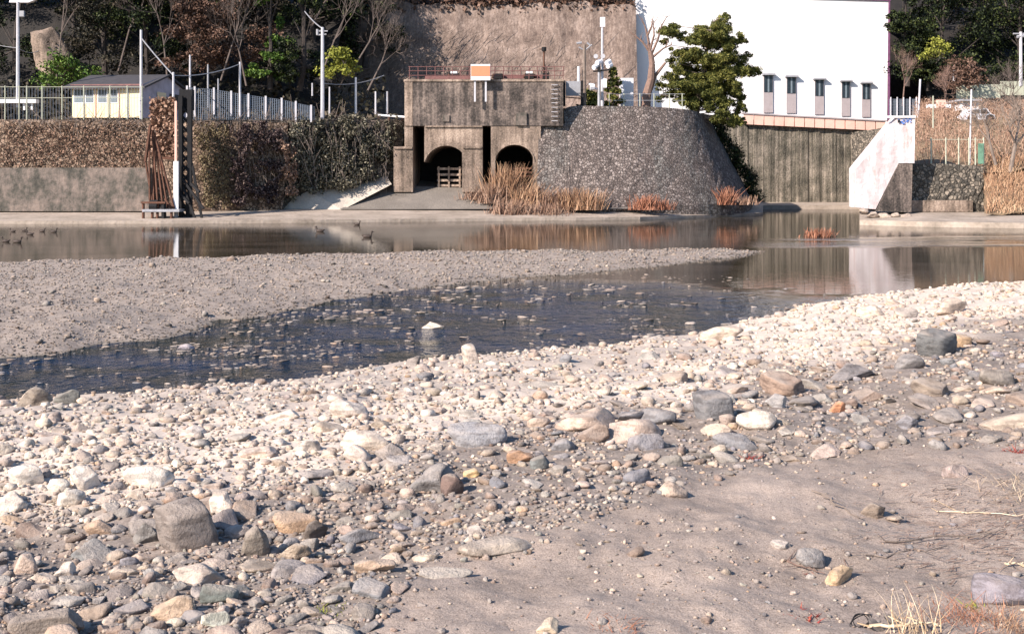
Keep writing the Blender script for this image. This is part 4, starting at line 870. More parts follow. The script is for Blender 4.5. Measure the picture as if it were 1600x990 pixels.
# ---------------------------------------------------------------- poles
def pole(px_, yt, yb, Y, r, lb, mat='pole', arm=None, group='thin poles on the terrace', name='pole'):
    a_, b2 = W(px_, yb, Y), W(px_, yt, Y)
    if not arm: return MB().tube(a_, b2, r, r*.8, 8).build(name, M[mat], label=lb, cat='pole', group=group)
    t_ = thing(name, lb, 'pole', a_, group); MB().tube(a_, b2, r, r*.75, 8).build('shaft', M[mat], t_)
    for (dx, dy, dx2, dy2, rr) in arm: MB().tube(W(px_+dx, yt+dy, Y), W(px_+dx2, yt+dy2, Y), rr, n=6).build('crossarm', M['grey'], t_)
    return t_
t_ = thing('street_lamp', 'tall pale lamp post at the far left', 'street lamp', W(28, 166, 74)); MB().tube(W(28, 168, 74), W(28, 3, 74), .13, .09, 8).build('post', M['pole'], t_)
MB().prism([W(14, 4, 74), W(44, 4, 74), W(54, 0, 74), W(42, -3, 74), W(16, -3, 74)], .35).build('lamp_head', M['whitemetal'], t_); MB().pbox(30, 17, 37, 26, 73.9, .2).build('bracket_box', M['grey'], t_)
pole(220.5, 47, 186, 73.2, .1, 'tall pale pole standing in front of the hut corner', group=None)
pole(271, 113, 152, 70, .08, 'short grey pole just right of the hut door', group=None)
pole(297, 86, 166, 74, .07, 'white pole right of the hut', group=None)
pole(325, 101, 168, 75, .07, 'dull pole, second right of the hut', 'grey', group=None)
pole(341, 123, 168, 78, .06, 'short dull pole behind the netting fence', 'grey', group=None)
pole(375, 97, 184, 73, .08, 'pale pole rising from the netting fence', group=None)
pole(515, 136, 182, 75, .06, 'short white pole beside the utility pole', group=None)
pole(488, 130, 150, 82, .06, 'small pale stake in the dark wood left of the utility pole', group=None)
pole(556, 121, 180, 75.5, .08, 'pale pole right of the utility pole', group=None)
pole(587, 143, 180, 77, .07, 'short pale pole at the foot of the cliff, left one', group=None)
pole(605, 143, 178, 77, .08, 'short pale pole at the foot of the cliff, right one', group=None)
pole(504, 43, 186, 74, .13, 'tall pale utility pole with a small crossarm before the dark wood', arm=[(-10, 6, 8, 6, .05), (-9, 12, 6, 11, .05), (-8, 3, -8, 12, .09)], group=None, name='utility_pole')
pole(1595, 50, 135, 90, .14, 'white utility pole at the right edge', arm=[(-12, 3, 6, 3, .06), (-6, 8, 6, 6, .12)], group=None, name='utility_pole')
pole(1491, 101, 130, 94, .12, 'short white pole in the dark wood at right', group=None)
MB().tube(W(1434, 200, 80), W(1438, 124, 80), .07).build('pole', M['pole'], label='slightly leaning grey pole right of the white building', cat='pole')
def wire(a_, b2, sag, lb, r=.025):
    pts = [a_.lerp(b2, i/10)-Vector((0, 0, sag*4*(i/10)*(1-i/10))) for i in range(11)]; MB().path(pts, r, n=4).build('wire', M['grey'], label=lb, cat='wire')
wire(W(-60, 50, 74), W(28, 75, 74), .2, 'wire running left from the tall lamp post'); wire(W(28, 75, 74), W(60, 80, 80), .2, 'wire running right from the tall lamp post')
wire(W(221, 60, 73.2), W(270, 117, 70), .05, 'sloping stay wire between the hut pole and the short grey pole', .035); wire(W(271, 118, 70), W(375, 100, 73), .25, 'slack wire between the short grey pole and the fence pole', .035)
wire(W(476, 18, 82), W(504, 45, 74), .1, 'wire climbing from the utility pole into the trees', .035); wire(W(504, 130, 74), W(600, 118, 80), .3, 'pale wire from the utility pole to the cliff', .03)
# netting fence: post by post
ft = thing('netting_fence', 'pale netting fence with white posts along the left wall top', 'fence', W(400, 185, 73))
fx = [(292, 134, 182), (304, 135, 180), (334, 137, 176), (361, 142, 178), (388, 146, 180), (415, 150, 184), (440, 153, 186), (462, 158, 187), (486, 164, 188)]
for (x_, yt, yb) in fx: MB().pbox(x_-1.4, yt, x_+1.4, yb+3, 73, .12).build('post', M['pole'], ft)
net, t, p = newmat('pale netting'); p.inputs['Base Color'].default_value = (.2, .24, .3, 1); p.inputs['Roughness'].default_value = .8
m = MB()
for k in range(58): x_ = 293+k*3.4; yt = np.interp(x_, [q[0] for q in fx], [q[1] for q in fx])+3; m.tube(W(x_, yt, 73.1), W(x_, 187, 73.1), .022, n=3)
for k in range(14): f_ = k/13; m.path([W(x_, (np.interp(x_, [q[0] for q in fx], [q[1] for q in fx])+3)*(1-f_)+187*f_, 73.12) for x_ in range(292, 495, 20)], .018, n=3)
m.build('mesh', net, ft, recalc=False)
f2_ = thing('wire_fence', 'thin greenish wire fence in front of the hut and far left', 'fence', W(120, 186, 72.4))
for x_ in (-40, 8, 30, 42, 66, 97, 131, 172, 199, 222): MB().tube(W(x_, 189, 72.3), W(x_, 134, 72.3), .04, n=5).build('post', M['palegreen'], f2_)
for y_ in (136, 153): MB().tube(W(-60, y_, 72.3), W(224, y_, 72.3), .02, n=4).build('rail', M['palegreen'], f2_)
m = MB()
for k in range(60): m.tube(W(-58+k*4.7, 136, 72.33), W(-58+k*4.7, 187, 72.33), .01, n=3)
m.build('mesh', net, f2_, recalc=False)
t_ = thing('guard_rail', 'white flat guard rail at far left on the terrace', 'guard rail', W(20, 168, 74)); MB().pbox(-60, 155, 56, 161, 73.6, .5).build('rail', M['whitemetal'], t_)
for x_ in (-30, 36, 48): MB().pbox(x_, 161, x_+3, 172, 73.8, .1).build('post', M['whitemetal'], t_)
t_ = thing('guard_rail', 'low white guard rail between the ivy and the gatehouse', 'guard rail', W(610, 188, 76)); MB().tube(W(590, 180, 76), W(634, 183, 75.6), .07).build('rail', M['whitemetal'], t_)
for x_ in (592, 608, 628): MB().tube(W(x_, 181, 75.9), W(x_, 189, 75.9), .05).build('post', M['rust'], t_)
# parked car far left? small pale vehicle behind the rail is a boxy van
# ---------------------------------------------------------------- mast, rusty frames
t_ = thing('gauge_post', 'white water-level post standing at the lattice mast', 'gauge post', W(276, 345, 66.5))
MB().pbox(272.6, 158, 276, 252, 66.5, .12).build('upper_post', M['pink'], t_); MB().pbox(271, 252, 278.5, 330, 66.45, .16).build('gauge_board', M['whitemetal'], t_); MB().pbox(272, 330, 277.5, 360, 66.55, .12).build('foot', M['grey'], t_)
t_ = thing('lattice_mast', 'black iron lattice mast standing in the water before the left wall', 'mast', W(290, 348, 67.5))
for (x_, y2) in ((283, 0), (297, 0), (283, .8), (297, .8)): MB().tube(W(x_, 362, 67+y2), W(x_-.5, 150, 67+y2), .17, n=4).build('leg', M['black'], t_)
for k in range(12):
    ya = 165+k*15; MB().tube(W(283, ya, 67), W(297, ya+15, 67), .075, n=4).build('brace', M['black'], t_); MB().tube(W(297, ya, 67.8), W(283, ya+15, 67.8), .075, n=4).build('brace', M['black'], t_)
MB().pbox(280, 140, 300, 172, 67.2, .5).build('head_box', M['black'], t_)
MB().pbox(290, 300, 299, 362, 66.9, .3).build('pile', M['black'], t_)
for (x0, y0, x1, y1) in ((280, 272, 318, 326), (297, 285, 312, 300), (286, 290, 306, 345), (300, 255, 316, 345), (280, 300, 296, 318)): MB().tube(W(x0, y0, 67), W(x1, y1, 66.4), .09, n=4).build('stay', M['black'], t_)
t_ = thing('rusty_panel', 'rust brown sheet hanging between the poles left of the gauge post', 'panel', W(253, 250, 68.5))
m = MB(); rows = []
for j in range(12): rows.append([W(236+i*3.4+(vn(i*.9, j*.9, 5)-.5)*3, 155+j*(8.2+.3*i*0)+(5 if i < 5 and j > 8 else 0)*0, 68.5+float(vn(i*.7, j*.7, 6))*.35) for i in range(12)])
m.grid(rows).build('sheet', M['rustpanel'], t_, recalc=False); m = MB(); m.quads(leafquads(np.array([tuple(W(R.uniform(234, 275), R.uniform(152, 248), 68.3+R.random()*.4)) for k in range(700)]), .13)); m.build('creeper', M['brush'], t_, recalc=False)
MB().pbox(250, 245, 274, 249, 68.3, .15).build('lower_beam', M['rust'], t_)
t_ = thing('timber_dolphin', 'rusty brown group of leaning piles on a small platform in the water', 'piles', W(248, 348, 66.5))
for (x0, y0, x1, y1, r_) in ((235, 195, 227, 252, .13), (227, 250, 240, 330, .09), (233, 200, 234, 326, .09), (240, 210, 240, 326, .1), (241, 210, 255, 326, .1), (243, 215, 272, 326, .1), (248, 240, 262, 326, .08), (238, 205, 247, 326, .09), (258, 310, 268, 326, .12)):
    MB().tube(W(x0, y0, 66.4+R.uniform(-.3, .5)), W(x1, y1, 66.4), r_*.72, n=5).build('leaning_pile', M['rust'], t_)
MB().pbox(222, 327, 280, 331, 65.9, 1.3).build('platform', M['grey'], t_); MB().pbox(220, 315, 258, 318, 65.9, .15).build('rail', M['rust'], t_)
for x_ in (224, 238, 246, 256, 268): MB().tube(W(x_, 360, 66.1), W(x_, 316 if x_ < 260 else 330, 66.1), .09 if x_ != 256 else .16, n=6).build('support_pile', M['rust'] if x_ != 256 else M['black'], t_)
MB().tube(W(235, 322, 66.2), W(247, 322, 66.2), .35, n=8).build('drum', M['black'], t_)
# ---------------------------------------------------------------- items on the abutment
def spot(t_, px_, py_, Y, s=1):
    MB().tube(W(px_-2.4*s, py_+1, Y-.1), W(px_+2.4*s, py_-1.5, Y+.15), .16*s, .2*s, 8).build('floodlight', M['whitemetal'], t_)
t_ = thing('lamp_pole', 'tallest slim pole with a white box on top, right of the gatehouse', 'lamp pole', W(941, 170, 77)); MB().tube(W(941, 170, 77), W(941, 42, 77), .1, .07, 8).build('post', M['pole'], t_); MB().pbox(938, 27, 945.5, 42, 76.9, .3).build('lamp_box', M['whitemetal'], t_)
t_ = thing('floodlight_pole', 'pole crowded with white floodlights and horn speakers', 'floodlight pole', W(936, 172, 76.6)); MB().tube(W(936, 190, 76.3), W(936, 95, 76.6), .11, .08, 8).build('post', M['grey'], t_)
for (x_, y_) in ((930, 105), (952, 103), (935, 98), (950, 98)): spot(t_, x_, y_, 76.5)
for (x_, y_) in ((931, 88), (942, 88)): MB().tube(W(x_, y_, 76.4), W(x_+1, y_+3, 76.8), .16, .06, 8).build('horn_speaker', M['grey'], t_)
MB().pbox(942, 123, 948, 137, 76.5, .3).build('cabinet', M['whitemetal'], t_); MB().tube(W(927, 112, 76.5), W(954, 109, 76.5), .05).build('crossarm', M['black'], t_); MB().pbox(934, 104, 938.5, 112, 76.4, .3).build('dark_box', M['black'], t_)
MB().tube(W(920, 131, 76.6), W(933, 140, 76.6), .06).tube(W(922, 136, 76.4), W(929, 136, 76.4), .26, .2, 8).build('siren_horn', M['whitemetal'], t_)
pole(913, 70, 168, 77.5, .14, 'wooden pole with crossed arms between the gatehouse and the lamps', 'bark', arm=[(-9, 4, 1, 9, .05), (1, 9, 12, 0, .05), (-12, -2, -4, -3, .08), (4, -3, 10, 2, .06)], group=None, name='utility_pole')
pole(904, 104, 132, 77.3, .1, 'short white tube beside the wooden pole', 'whitemetal', group=None)
for x_, lb in ((881.5, 'dark iron gate post nearest the gatehouse'), (909.5, 'dark iron gate post nearest the wooden pole')): MB().pbox(x_-2, 126, x_+2, 166, 76.4, .2).build('gate_post', M['black'], label=lb, cat='gate post')
t_ = thing('iron_gate', 'grey metal gate panel between two dark posts', 'gate', W(896, 168, 76.6)); MB().pbox(884, 127, 907, 150, 76.6, .06).build('sheet', M['grey'], t_); MB().tube(W(884, 152, 76.5), W(907, 154, 76.5), .04).build('rail', M['rust'], t_)
MB().pbox(970, 122, 990, 168, 80, 1.2).build('utility_cabinet', M['carpaint'], label='pale grey blue cabinet at the corner of the white building', cat='cabinet')
leaf_tree(958, 168, 79, 2.6, 1.6, 900, 'pine', 'small olive shrub beside the pale cabinet', 3, .12, group=None, name='shrub'); leaf_tree(922, 168, 78.5, 1.2, 1.6, 500, 'pine', 'low olive shrub at the foot of the wooden pole', 5, .12, group=None, name='shrub')
f3 = thing('wire_fence', 'thin wire fence on top of the cobblestone abutment', 'fence', W(1000, 168, 77.5))
for x_ in (952, 975, 1000, 1022, 1046, 1066): MB().tube(W(x_, 172, 77.6), W(x_, 146, 77.6), .035, n=5).build('post', M['palegreen'], f3)
for y_ in (147, 157): MB().tube(W(950, y_, 77.6), W(1070, y_, 77.6), .018, n=4).build('strand', M['grey'], f3)
# bare tree in front of the white building
b = W(1008, 170, 79); bt = thing('bare_tree', 'leafless forked red brown tree before the white building', 'tree', b)
m = MB(); m.path([b-Vector((0, 0, .5)), W(1010, 150, 79), W(1017, 125, 79), W(1019, 100, 79), W(1016, 80, 79)], .36, .16, 8); m.path([W(1016, 140, 79), W(1024, 118, 79.2), W(1040, 98, 79)], .18, .08, 6); m.build('trunk', M['barkred'], bt)
m = MB(); rn = random.Random(5)
for pts in ([(1016, 82), (1012, 58), (1008, 42), (1003, 30)], [(1016, 82), (1004, 66), (992, 56), (984, 50)], [(1016, 78), (1022, 55), (1021, 32)], [(1018, 85), (1028, 62), (1034, 40), (1042, 26)], [(1012, 55), (1018, 42), (1020, 30)], [(1019, 90), (1036, 76), (1050, 70)]):
    m.path([W(x_, y_, 79) for x_, y_ in pts], .1, .025, 5)
    for k in range(7): i = rn.randrange(len(pts)-1); a_ = W(*pts[i], 79).lerp(W(*pts[i+1], 79), rn.random()); m.tube(a_, a_+Vector((rn.uniform(-.6, .6), rn.uniform(-.3, .3), rn.uniform(.1, .7))), .025, .01, 3)
m.build('branches', M['barkred'], bt)
# pine
b = W(1085, 182, 80.5); pt = thing('pine_tree', 'leaning olive green pine overhanging the rounded end of the abutment', 'tree', b)
PC = [(1052, 40, 8), (1048, 56, 11), (1064, 50, 9), (1128, 26, 8), (1120, 38, 10), (1100, 48, 11), (1092, 62, 14), (1130, 50, 13), (1135, 68, 14), (1112, 66, 14), (1150, 60, 9), (1158, 66, 7), (1056, 74, 9), (1070, 84, 12), (1090, 88, 15), (1116, 92, 16), (1142, 92, 14), (1162, 96, 9), (1040, 70, 6), (1046, 98, 7), (1062, 108, 11), (1082, 114, 14), (1106, 116, 16), (1132, 116, 15), (1156, 114, 13), (1174, 110, 9), (1180, 116, 6), (1050, 126, 10), (1036, 132, 8), (1070, 136, 13), (1094, 140, 14), (1120, 142, 15), (1146, 142, 13), (1160, 148, 8), (1030, 148, 7), (1048, 148, 9), (1066, 156, 10), (1088, 160, 11), (1110, 164, 12), (1132, 166, 12), (1150, 164, 8), (1128, 182, 10), (1146, 184, 11), (1160, 192, 8), (1152, 172, 8)]
m = MB(); m.path([b-Vector((0, 0, .6)), W(1090, 150, 80.6), W(1098, 115, 80.8), W(1104, 80, 80.8), W(1112, 45, 80.8), W(1124, 28, 80.8)], .28, .05, 8); m.path([b, W(1115, 185, 80), W(1150, 186, 79.8)], .16, .05, 6)
cl_ = []
for (x_, y_, r_) in PC:
    for dz in ((-1.4, -.5, .5, 1.4) if r_ > 9 else (0,)):
        Yc = 80.4+dz+R.uniform(-.4, .4); c = W(x_+R.uniform(-5, 5), y_+R.uniform(-8, 8), Yc); rr = r_*Yc/F*1.22*(1 if dz == 0 else .85); cl_.append((c, (rr*1.15, rr, rr*.8)))
    m.tube(W(1090+(1112-1090)*(150-y_)/110 if y_ < 150 else 1092, min(y_+8, 178), 80.7), W(x_, y_, 80.4), .05, .02, 4)
m.build('trunk', M['bark'], pt); crown(cl_, 52000, .12, .25).build('crown', M['pine'], pt, recalc=False)
# ---------------------------------------------------------------- right side: fences, car, boards, brush
f4 = thing('green_fence', 'pale green post fence on top of the rough stone wall', 'fence', W(1490, 256, 66.8))
for x_ in (1455, 1478, 1498, 1514, 1524, 1537): MB().tube(W(x_, 258, 66.8), W(x_, 215, 66.8), .04, n=5).build('post', M['palegreen'], f4)
MB().tube(W(1452, 218, 66.8), W(1538, 218, 66.8), .02, n=4).build('rail', M['palegreen'], f4); MB().pbox(1529, 224, 1537, 256, 66.7, .08).build('green_board', M['green'], f4)
MB().tube(W(1515, 256, 67.4), W(1518, 140, 68), .05).build('pole', M['pole'], label='slim pale pole rising behind the green fence', cat='pole')
MB().tube(W(1458, 200, 72), W(1458, 150, 72), .04).build('pole', M['palegreen'], label='thin short pole right of the buttress top', cat='pole')
f5 = thing('wire_fence', 'grey mesh fence between the white building and the leaning pole', 'fence', W(1412, 186, 84))
for x_ in (1392, 1402, 1412, 1422, 1432): MB().tube(W(x_, 188, 84), W(x_, 152, 84), .05, n=5).build('post', M['pole'], f5)
m = MB()
for k in range(26): m.tube(W(1390+k*1.8, 187, 84.1), W(1390+k*1.8, 155, 84.1), .016, n=3)
for k in range(8): m.tube(W(1390, 155+k*4.4, 84.1), W(1436, 155+k*4.4, 84.1), .016, n=3)
m.build('mesh', net, f5, recalc=False)
t_ = thing('board_fence', 'pale green board fence below the right wood', 'fence', W(1550, 165, 92))
for (x0, x1, y0) in ((1495, 1530, 133), (1530.5, 1563, 132), (1563.5, 1600, 127), (1600.5, 1680, 125)): MB().pbox(x0, y0, x1, y0+22, 92, .1).build('board', M['palegreen'], t_)
c_ = W(1532, 192, 80.5); cr = thing('parked_car', 'pale parked car half hidden in the scrub at right', 'car', c_)
k = 80.5/F
prof = [(-22, -2), (-22, -12), (-18, -14), (-14, -22), (10, -23), (17, -14), (23, -12), (23, -2)]
MB().prism([c_+Vector((x_*k*1.0, 0, -y_*k)) for x_, y_ in prof], 1.7).build('body', M['carpaint'], cr)
for a_ in ([(-14.5, -14.5), (-12, -20.5), (-2, -21), (-2, -14.5)], [(0, -14.5), (0, -21), (9, -21), (14, -14.5)]): MB().prism([c_+Vector((x_*k, -.03, -y_*k)) for x_, y_ in a_], .04).build('window', M['glass'], cr)
for x_ in (-14, 15): MB().tube(c_+Vector((x_*k, -.05, .3)), c_+Vector((x_*k, .2, .3)), .3, n=14).build('wheel', M['rubber'], cr)
MB().pbox(1466, 156, 1478, 168, 82, .5).build('crate', M['pink'], label='salmon box on the scrub slope', cat='box')
t_ = thing('white_shed', 'small low white shed in the scrub, left of the car', 'shed', W(1540, 172, 88)); MB().pbox(1503, 158, 1530, 172, 88, 2).build('wall', M['white'], t_); MB().pbox(1500, 155, 1534, 158, 87.6, 2.8).build('roof', M['grey'], t_)
MB().pbox(1448, 163, 1486, 169, 83, .1).build('guard_rail', M['whitemetal'], label='white guard rail piece on the scrub slope', cat='guard rail')
def twigs(name, n, fn, mat, lb, L=(.5, 1.3), r=.022, cat='brush', slant=.35):
    r *= .8
    m = MB()
    for k in range(n):
        a_ = fn()
        if name == 'scrub' and 76 < a_.y < 89 and 1490 < CX+F*a_.x/a_.y < 1570 and R.random() < .9: continue
        l_ = R.uniform(*L); d_ = Vector((R.gauss(0, slant), R.gauss(0, slant), 1)).normalized(); q = a_+d_*l_*.6; m.tube(a_, q, r, r*.7, 3); m.tube(q, q+Vector((R.gauss(0, .4), R.gauss(0, .4), .8))*l_*.4, r*.7, r*.3, 3)
    return m.build(name, M[mat], recalc=False, label=lb, cat=cat, kind='stuff')
def onscrub():
    u_ = R.random()**.8; X = .35*(66.6+u_*26)+R.uniform(0, 17); return Vector((X, 66.6+u_*26, float(np.interp(u_, [0, .15, .5, .7, 1], [3.0, 4.0, 6.6, 7.1, 8.0]))))
twigs('scrub', 5200, onscrub, 'brush', 'dry pinkish brown scrub covering the slope right of the buttress')
m = MB(); P = np.array([tuple(onscrub()+Vector((0, 0, R.uniform(0, 1.2)))) for k in range(11000)]); m.quads(leafquads(P, .065)).build('scrub_leaves', M['brush'], recalc=False, label='withered leaves in the scrub right of the buttress', cat='brush', kind='stuff')
def ongrass():
    u_ = R.random(); X = .412*(63+u_*5.5)+R.uniform(0, 15); return Vector((X, 63+u_*5.5, .6+3.1*u_**.9))
twigs('dry_grass', 8000, ongrass, 'straw', 'orange dry grass on the bank at far right', (.25, .8), .02, 'dry grass', .5)
def roots():
    return W(R.uniform(1535, 1600), R.uniform(195, 262), 66+R.uniform(0, 1.5))
bare_tree(1578, 262, 66.5, 4.6, 'dark bare bush tree at the right edge above the dry grass', .2, 4, .13, 'bark', None, .7); bare_tree(1556, 250, 67, 3.6, 'small bare bush left of the dark bare bush tree', -.3, 4, .09, 'bark', None, .7)
bare_tree(1592, 200, 80, 4.5, 'pale bare shrub tree below the green board fence', -.2, 4, .08, 'barkpale', None, .7); bare_tree(1475, 180, 84, 3.5, 'reddish bare bush behind the salmon box', .1, 4, .06, 'barkred', None, .7); bare_tree(1410, 160, 90, 4.2, 'pinkish bare bush against the corner of the white building', .1, 4, .06, 'barkred', None, .6)
# reeds and weeds on the far ledge: individual clumps
def tuft(name, px_, py_, Y, w_, h_, n, mat, lb, cat='dry grass', r=.02, lean=.25, group=None):
    b = W(px_, py_, Y); m = MB(); rn = random.Random(int(px_+py_)); V = []
    for k in range(n):
        o_ = np.array([rn.gauss(0, w_*.3), rn.gauss(0, w_*.2), 0]); hh = h_*rn.uniform(.25, 1)**1.3; ln = np.array([rn.gauss(.1, lean*1.5), rn.gauss(0, lean), 1])*hh; a_ = np.array(b)+o_; an = rn.uniform(0, 3.14); s_ = np.array([math.cos(an), math.sin(an), 0])*r
        mid = a_+ln*.55+np.array([0, 0, hh*.05]); V.append([a_-s_, a_+s_, mid+s_*.7, mid-s_*.7]); V.append([mid-s_*.7, mid+s_*.7, a_+ln+s_*.15, a_+ln-s_*.15])
    return m.quads(np.array(V)).build(name, M[mat], recalc=False, label=lb, cat=cat, group=group)
for (x_, y_, Y_, w_, h_, n_, mt, lb) in [(790, 312, 74.3, 1.9, 2.5, 700, 'straw', 'tallest orange reed clump in front of the second arch'), (768, 318, 73.6, 1.4, 1.5, 380, 'brush', 'brownish reed clump left of the tallest one'), (826, 322, 73.2, 1.6, 1.6, 420, 'straw', 'orange reed clump right of the tallest one'),
        (800, 336, 71.5, 2.2, 1.1, 480, 'brush', 'low brown reeds at the water before the tallest clump'), (862, 326, 73, 1.7, 1.4, 420, 'brush', 'brown reed clump midway along the abutment foot'), (892, 328, 72.6, 1.5, 1.5, 420, 'straw', 'orange reed clump left of the last orange one'), (918, 328, 72.4, 1.5, 1.5, 460, 'straw', 'last bright orange reed clump toward the right'), (850, 338, 71.6, 2.4, .9, 420, 'brush', 'low brown reeds along the waterline'),
        (1010, 328, 72.8, 1.5, 1.1, 380, 'redstraw', 'red brown weed clump under the abutment middle'), (1038, 328, 73, .9, .7, 160, 'redstraw', 'small red weed clump right of the red brown one'), (1134, 320, 76, 1.0, 1.3, 260, 'redstraw', 'red weed clump near the rounded end of the abutment'), (1160, 320, 78, 1.4, .7, 200, 'brush', 'low brown weeds at the rounded end'),
        (745, 312, 74.2, 1.6, .7, 240, 'brush', 'low brown weeds beside the first arch'), (1280, 372, 50, 1.0, .5, 260, 'redstraw', 'small tuft of dead grass standing in the river'), (1320, 216, 100, .2, .1, 6, 'brush', 'tiny weed on the gate wall top')][:-1]:
    tuft('reed_clump' if 'reed' in lb else 'weed_clump', x_, y_, Y_, w_, h_, n_, mt, lb, 'reeds' if 'reed' in lb else 'weeds', .028)
# small dark mossy stones along the ledge foot
# ---------------------------------------------------------------- ducks
def duck(px_, py_, lb, flip=1, s=1.0):
    s *= .62
    Y = CZ*F/(py_-HY); b = ZX(px_, Y, 0); bm = bmesh.new()
    for (c, r) in (((0, 0, .05), (.2, .1, .09)), ((-.17, 0, .1), (.09, .05, .04)), ((.17, 0, .16), (.04, .035, .08)), ((.2, 0, .25), (.062, .045, .045)), ((.28, 0, .24), (.05, .02, .012))):
        bmesh.ops.create_uvsphere(bm, u_segments=14, v_segments=9, radius=1, matrix=Matrix.Translation(c)@Matrix.Diagonal((*r, 1)))
    me = bpy.data.meshes.new('duck'); bm.to_mesh(me); bm.free(); me.shade_smooth(); me.materials.append(M['duck']); o = bpy.data.objects.new('duck', me); COL.objects.link(o)
    rm = o.modifiers.new('remesh', 'REMESH'); rm.mode = 'VOXEL'; rm.voxel_size = .014; rm.use_smooth_shade = True
    o.location = b; o.scale = (s*flip, s, s); tag(o, lb, 'duck', 'ducks on the river')
for a_ in [(9, 378, 'leftmost duck near the gravel bar', -1, 1.2), (27, 379, 'duck second from left near the gravel bar', 1, 1.35), (47, 367, 'duck swimming beyond the two nearest the bar', -1, 1.2), (84, 363, 'duck right of the left group', 1, 1.2), (66, 362, 'small duck in the middle of the left group', 1, 1), (20, 362, 'small duck at the left of the far row', -1, 1), (38, 361, 'small duck second in the far row', 1, 1),
           (500, 362, 'duck alone left of the middle of the pool', -1, 1.5), (558, 351.5, 'duck near the ledge before the ramp', 1, 1.3), (574, 371, 'duck in mid pool nearest the gravel bar', 1, 1.6)]: duck(*a_)
# ---------------------------------------------------------------- near bank plants and litter
def ngr(px_, py_):
    X, Y, Z = hit(px_, py_); return Vector((float(X), float(Y), float(Z)))
def near_tuft(name, px_, py_, wpx, hpx, n, mat, lb, cat, lean=.35, r=.0035):
    b = ngr(px_, py_); k = b.y/F; m = MB(); rn = random.Random(int(px_*3+py_)); V = []
    for i in range(n):
        a_ = np.array(b)+np.array([rn.gauss(0, wpx*k*.3), rn.gauss(0, wpx*k*.3), -.01]); hh = hpx*k*rn.uniform(.4, 1); ln = np.array([rn.gauss(0, lean), rn.gauss(0, lean), 1])*hh; an = rn.uniform(0, 3.14); s_ = np.array([math.cos(an), math.sin(an), 0])*r; p_ = a_; bend = np.array([rn.gauss(0, .5), rn.gauss(0, .5), -.5])*hh*.4
        for j in range(4):
            q = a_+ln*(j+1)/4+bend*((j+1)/4)**2; w0, w1 = (1-j/4.5), (1-(j+1)/4.5); V.append([p_-s_*w0, p_+s_*w0, q+s_*w1, q-s_*w1]); p_ = q
    return m.quads(np.array(V)).build(name, M[mat], recalc=False, label=lb, cat=cat)
near_tuft('grass_tuft', 1425, 992, 60, 90, 46, 'palestraw', 'pale bent straw tuft with long stalks at the bottom right', 'grass', .45, .0022)
near_tuft('grass_tuft', 1520, 970, 130, 36, 260, 'redstraw', 'reddish dry grass around the lilac half-buried boulder', 'grass', 1.0, .0018)
near_tuft('grass_tuft', 1590, 985, 110, 44, 240, 'straw', 'orange dry grass in the bottom right corner', 'grass', .9, .0018)
near_tuft('grass_tuft', 1600, 770, 110, 40, 120, 'palestraw', 'pale fallen straw at the right edge of the sand', 'grass', 1.5, .002)
near_tuft('weed', 512, 955, 50, 16, 90, 'yellowgreen', 'small yellow green weed between stones at bottom', 'weed', .8, .004)
near_tuft('weed', 1522, 950, 26, 14, 60, 'yellowgreen', 'small yellow green weed beside the lilac boulder', 'weed', .8, .004)
near_tuft('weed', 970, 975, 70, 14, 80, 'redstraw', 'rusty red dead weed at the bottom of the sand', 'weed', 1.2, .003)
near_tuft('weed', 1168, 716, 22, 12, 30, 'redleaf', 'small red leafed sprig on the sand', 'weed', 1.0, .006)
near_tuft('weed', 1588, 708, 34, 18, 40, 'redleaf', 'purple red sprig near the right edge', 'weed', 1.0, .006)
near_tuft('weed', 1255, 962, 44, 12, 50, 'redleaf', 'dull red leaf litter left of the bent straw tuft', 'weed', 1.2, .005)
near_tuft('weed', 1262, 892, 26, 8, 16, 'redleaf', 'red twig under the grey tilted flat stone', 'weed', 1.8, .004)
o = MB().add((rockshape(2, 5)*np.array([.018, .012, .014])+np.array(ngr(307, 872))).tolist(), ICO[2][1].tolist()).build('bottle_cap', M['redleaf'], label='tiny bright red scrap before the big flat-faced boulder', cat='litter')
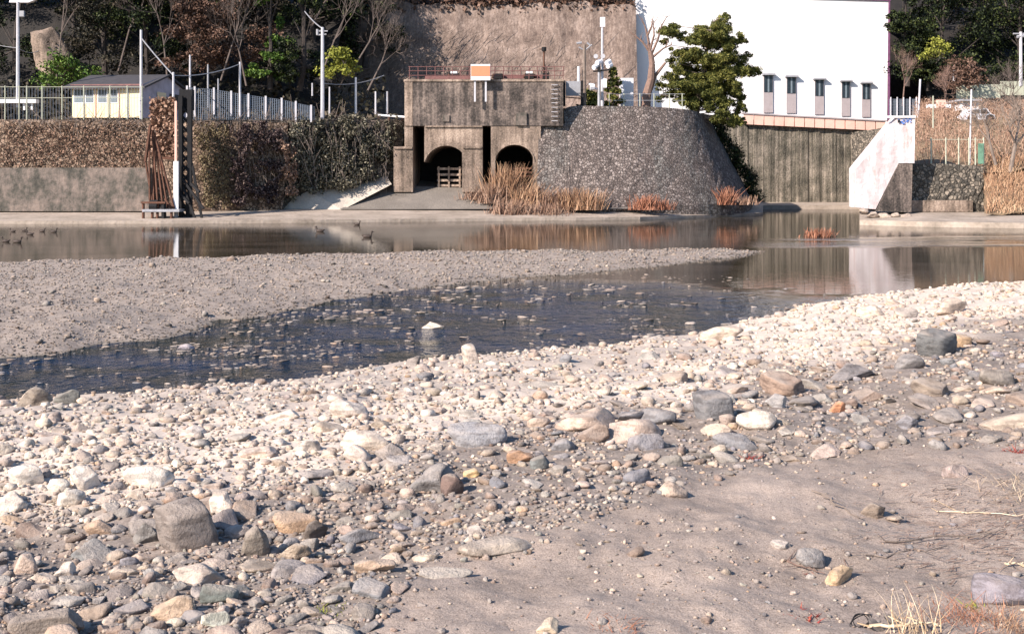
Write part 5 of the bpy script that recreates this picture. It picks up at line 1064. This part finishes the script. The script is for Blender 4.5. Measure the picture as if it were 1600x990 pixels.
# fallen twigs lying on the sand
def stick(px0, py0, px1, py1, r, mat, lb):
    a_, b2 = ngr(px0, py0), ngr(px1, py1); m = MB(); rn = random.Random(int(px0+py1)); L = (b2-a_).length; pts = [a_.lerp(b2, i/8)+Vector((rn.gauss(0, L*.015), rn.gauss(0, L*.03), r*1.5+abs(rn.gauss(0, r)))) for i in range(9)]
    m.path(pts, r, r*.5, 5)
    for k in range(5): i = rn.randrange(8); m.tube(pts[i], pts[i]+Vector((rn.gauss(0, .06), rn.gauss(0, .08), rn.uniform(0, .02))), r*.5, r*.3, 4)
    m.build('twig', M[mat], label=lb, cat='twig', group='twigs lying on the sand')
for a_ in [(1272, 770, 1345, 812, .006, 'bark', 'dark curved twig left of the brown sand stone'), (1350, 872, 1480, 858, .004, 'bark', 'thin dark twig on the sand above the straw tuft'), (1380, 850, 1560, 838, .005, 'bark', 'long dark twig across the right sand'), (1460, 800, 1600, 806, .004, 'palestraw', 'long pale straw stalk on the right sand'), (1480, 770, 1600, 742, .005, 'bark', 'dark twig rising toward the right edge'),
           (1570, 884, 1600, 884, .005, 'palestraw', 'short pale stick above the lilac boulder'), (1230, 880, 1290, 900, .004, 'barkred', 'red brown twig behind the yellow egg-shaped stone'), (1500, 845, 1570, 828, .004, 'bark', 'short dark twig right of the long dark one'), (1410, 690, 1520, 668, .003, 'bark', 'thin twig on the trampled ground'), (1360, 985, 1470, 982, .008, 'palestraw', 'pale curved stick at the very bottom right')]: stick(*a_)
P = []; V = []
for k in range(900):
    g_ = ngr(R.gauss(1520, 90), R.gauss(810, 55)); an = R.gauss(.2, .5); l_ = R.uniform(.01, .05); d_ = np.array([math.cos(an), math.sin(an), 0])*l_; s_ = np.array([-math.sin(an), math.cos(an), 0])*.0018; c_ = np.array(g_)+np.array([0, 0, .006+R.random()*.01]); V.append([c_-d_-s_, c_+d_-s_, c_+d_+s_, c_-d_+s_])
m = MB().quads(np.array(V)); m.build('straw_litter', M['brush'], recalc=False, label='scattered dark straw litter on the right sand', cat='litter', kind='stuff')
b = ngr(1345, 982); m = MB()
for q in range(3): m.path([b+Vector((.03*math.cos(t_)*(1+.2*q), .02*math.sin(t_), .025+.022*math.sin(t_+q*.5))) for t_ in np.linspace(0, 6.28, 19)], .0022, n=4)
m.build('wire_coil', M['black'], label='loop of thin black wire at the bottom edge', cat='wire')
for i, (x_, y_, lb) in enumerate(((1370, 984, 'black flat scrap beside the wire loop'), (1398, 976, 'black flat scrap under the straw tuft'))):
    o = bpy.data.objects.new('scrap', HERO[i+3]); COL.objects.link(o); o.location = ngr(x_, y_)+Vector((0, 0, .01)); o.scale = (.035, .045, .012); o.rotation_euler = (.5, .2, .6); o.color = (.02, .02, .025, 1); tag(o, lb, 'scrap')
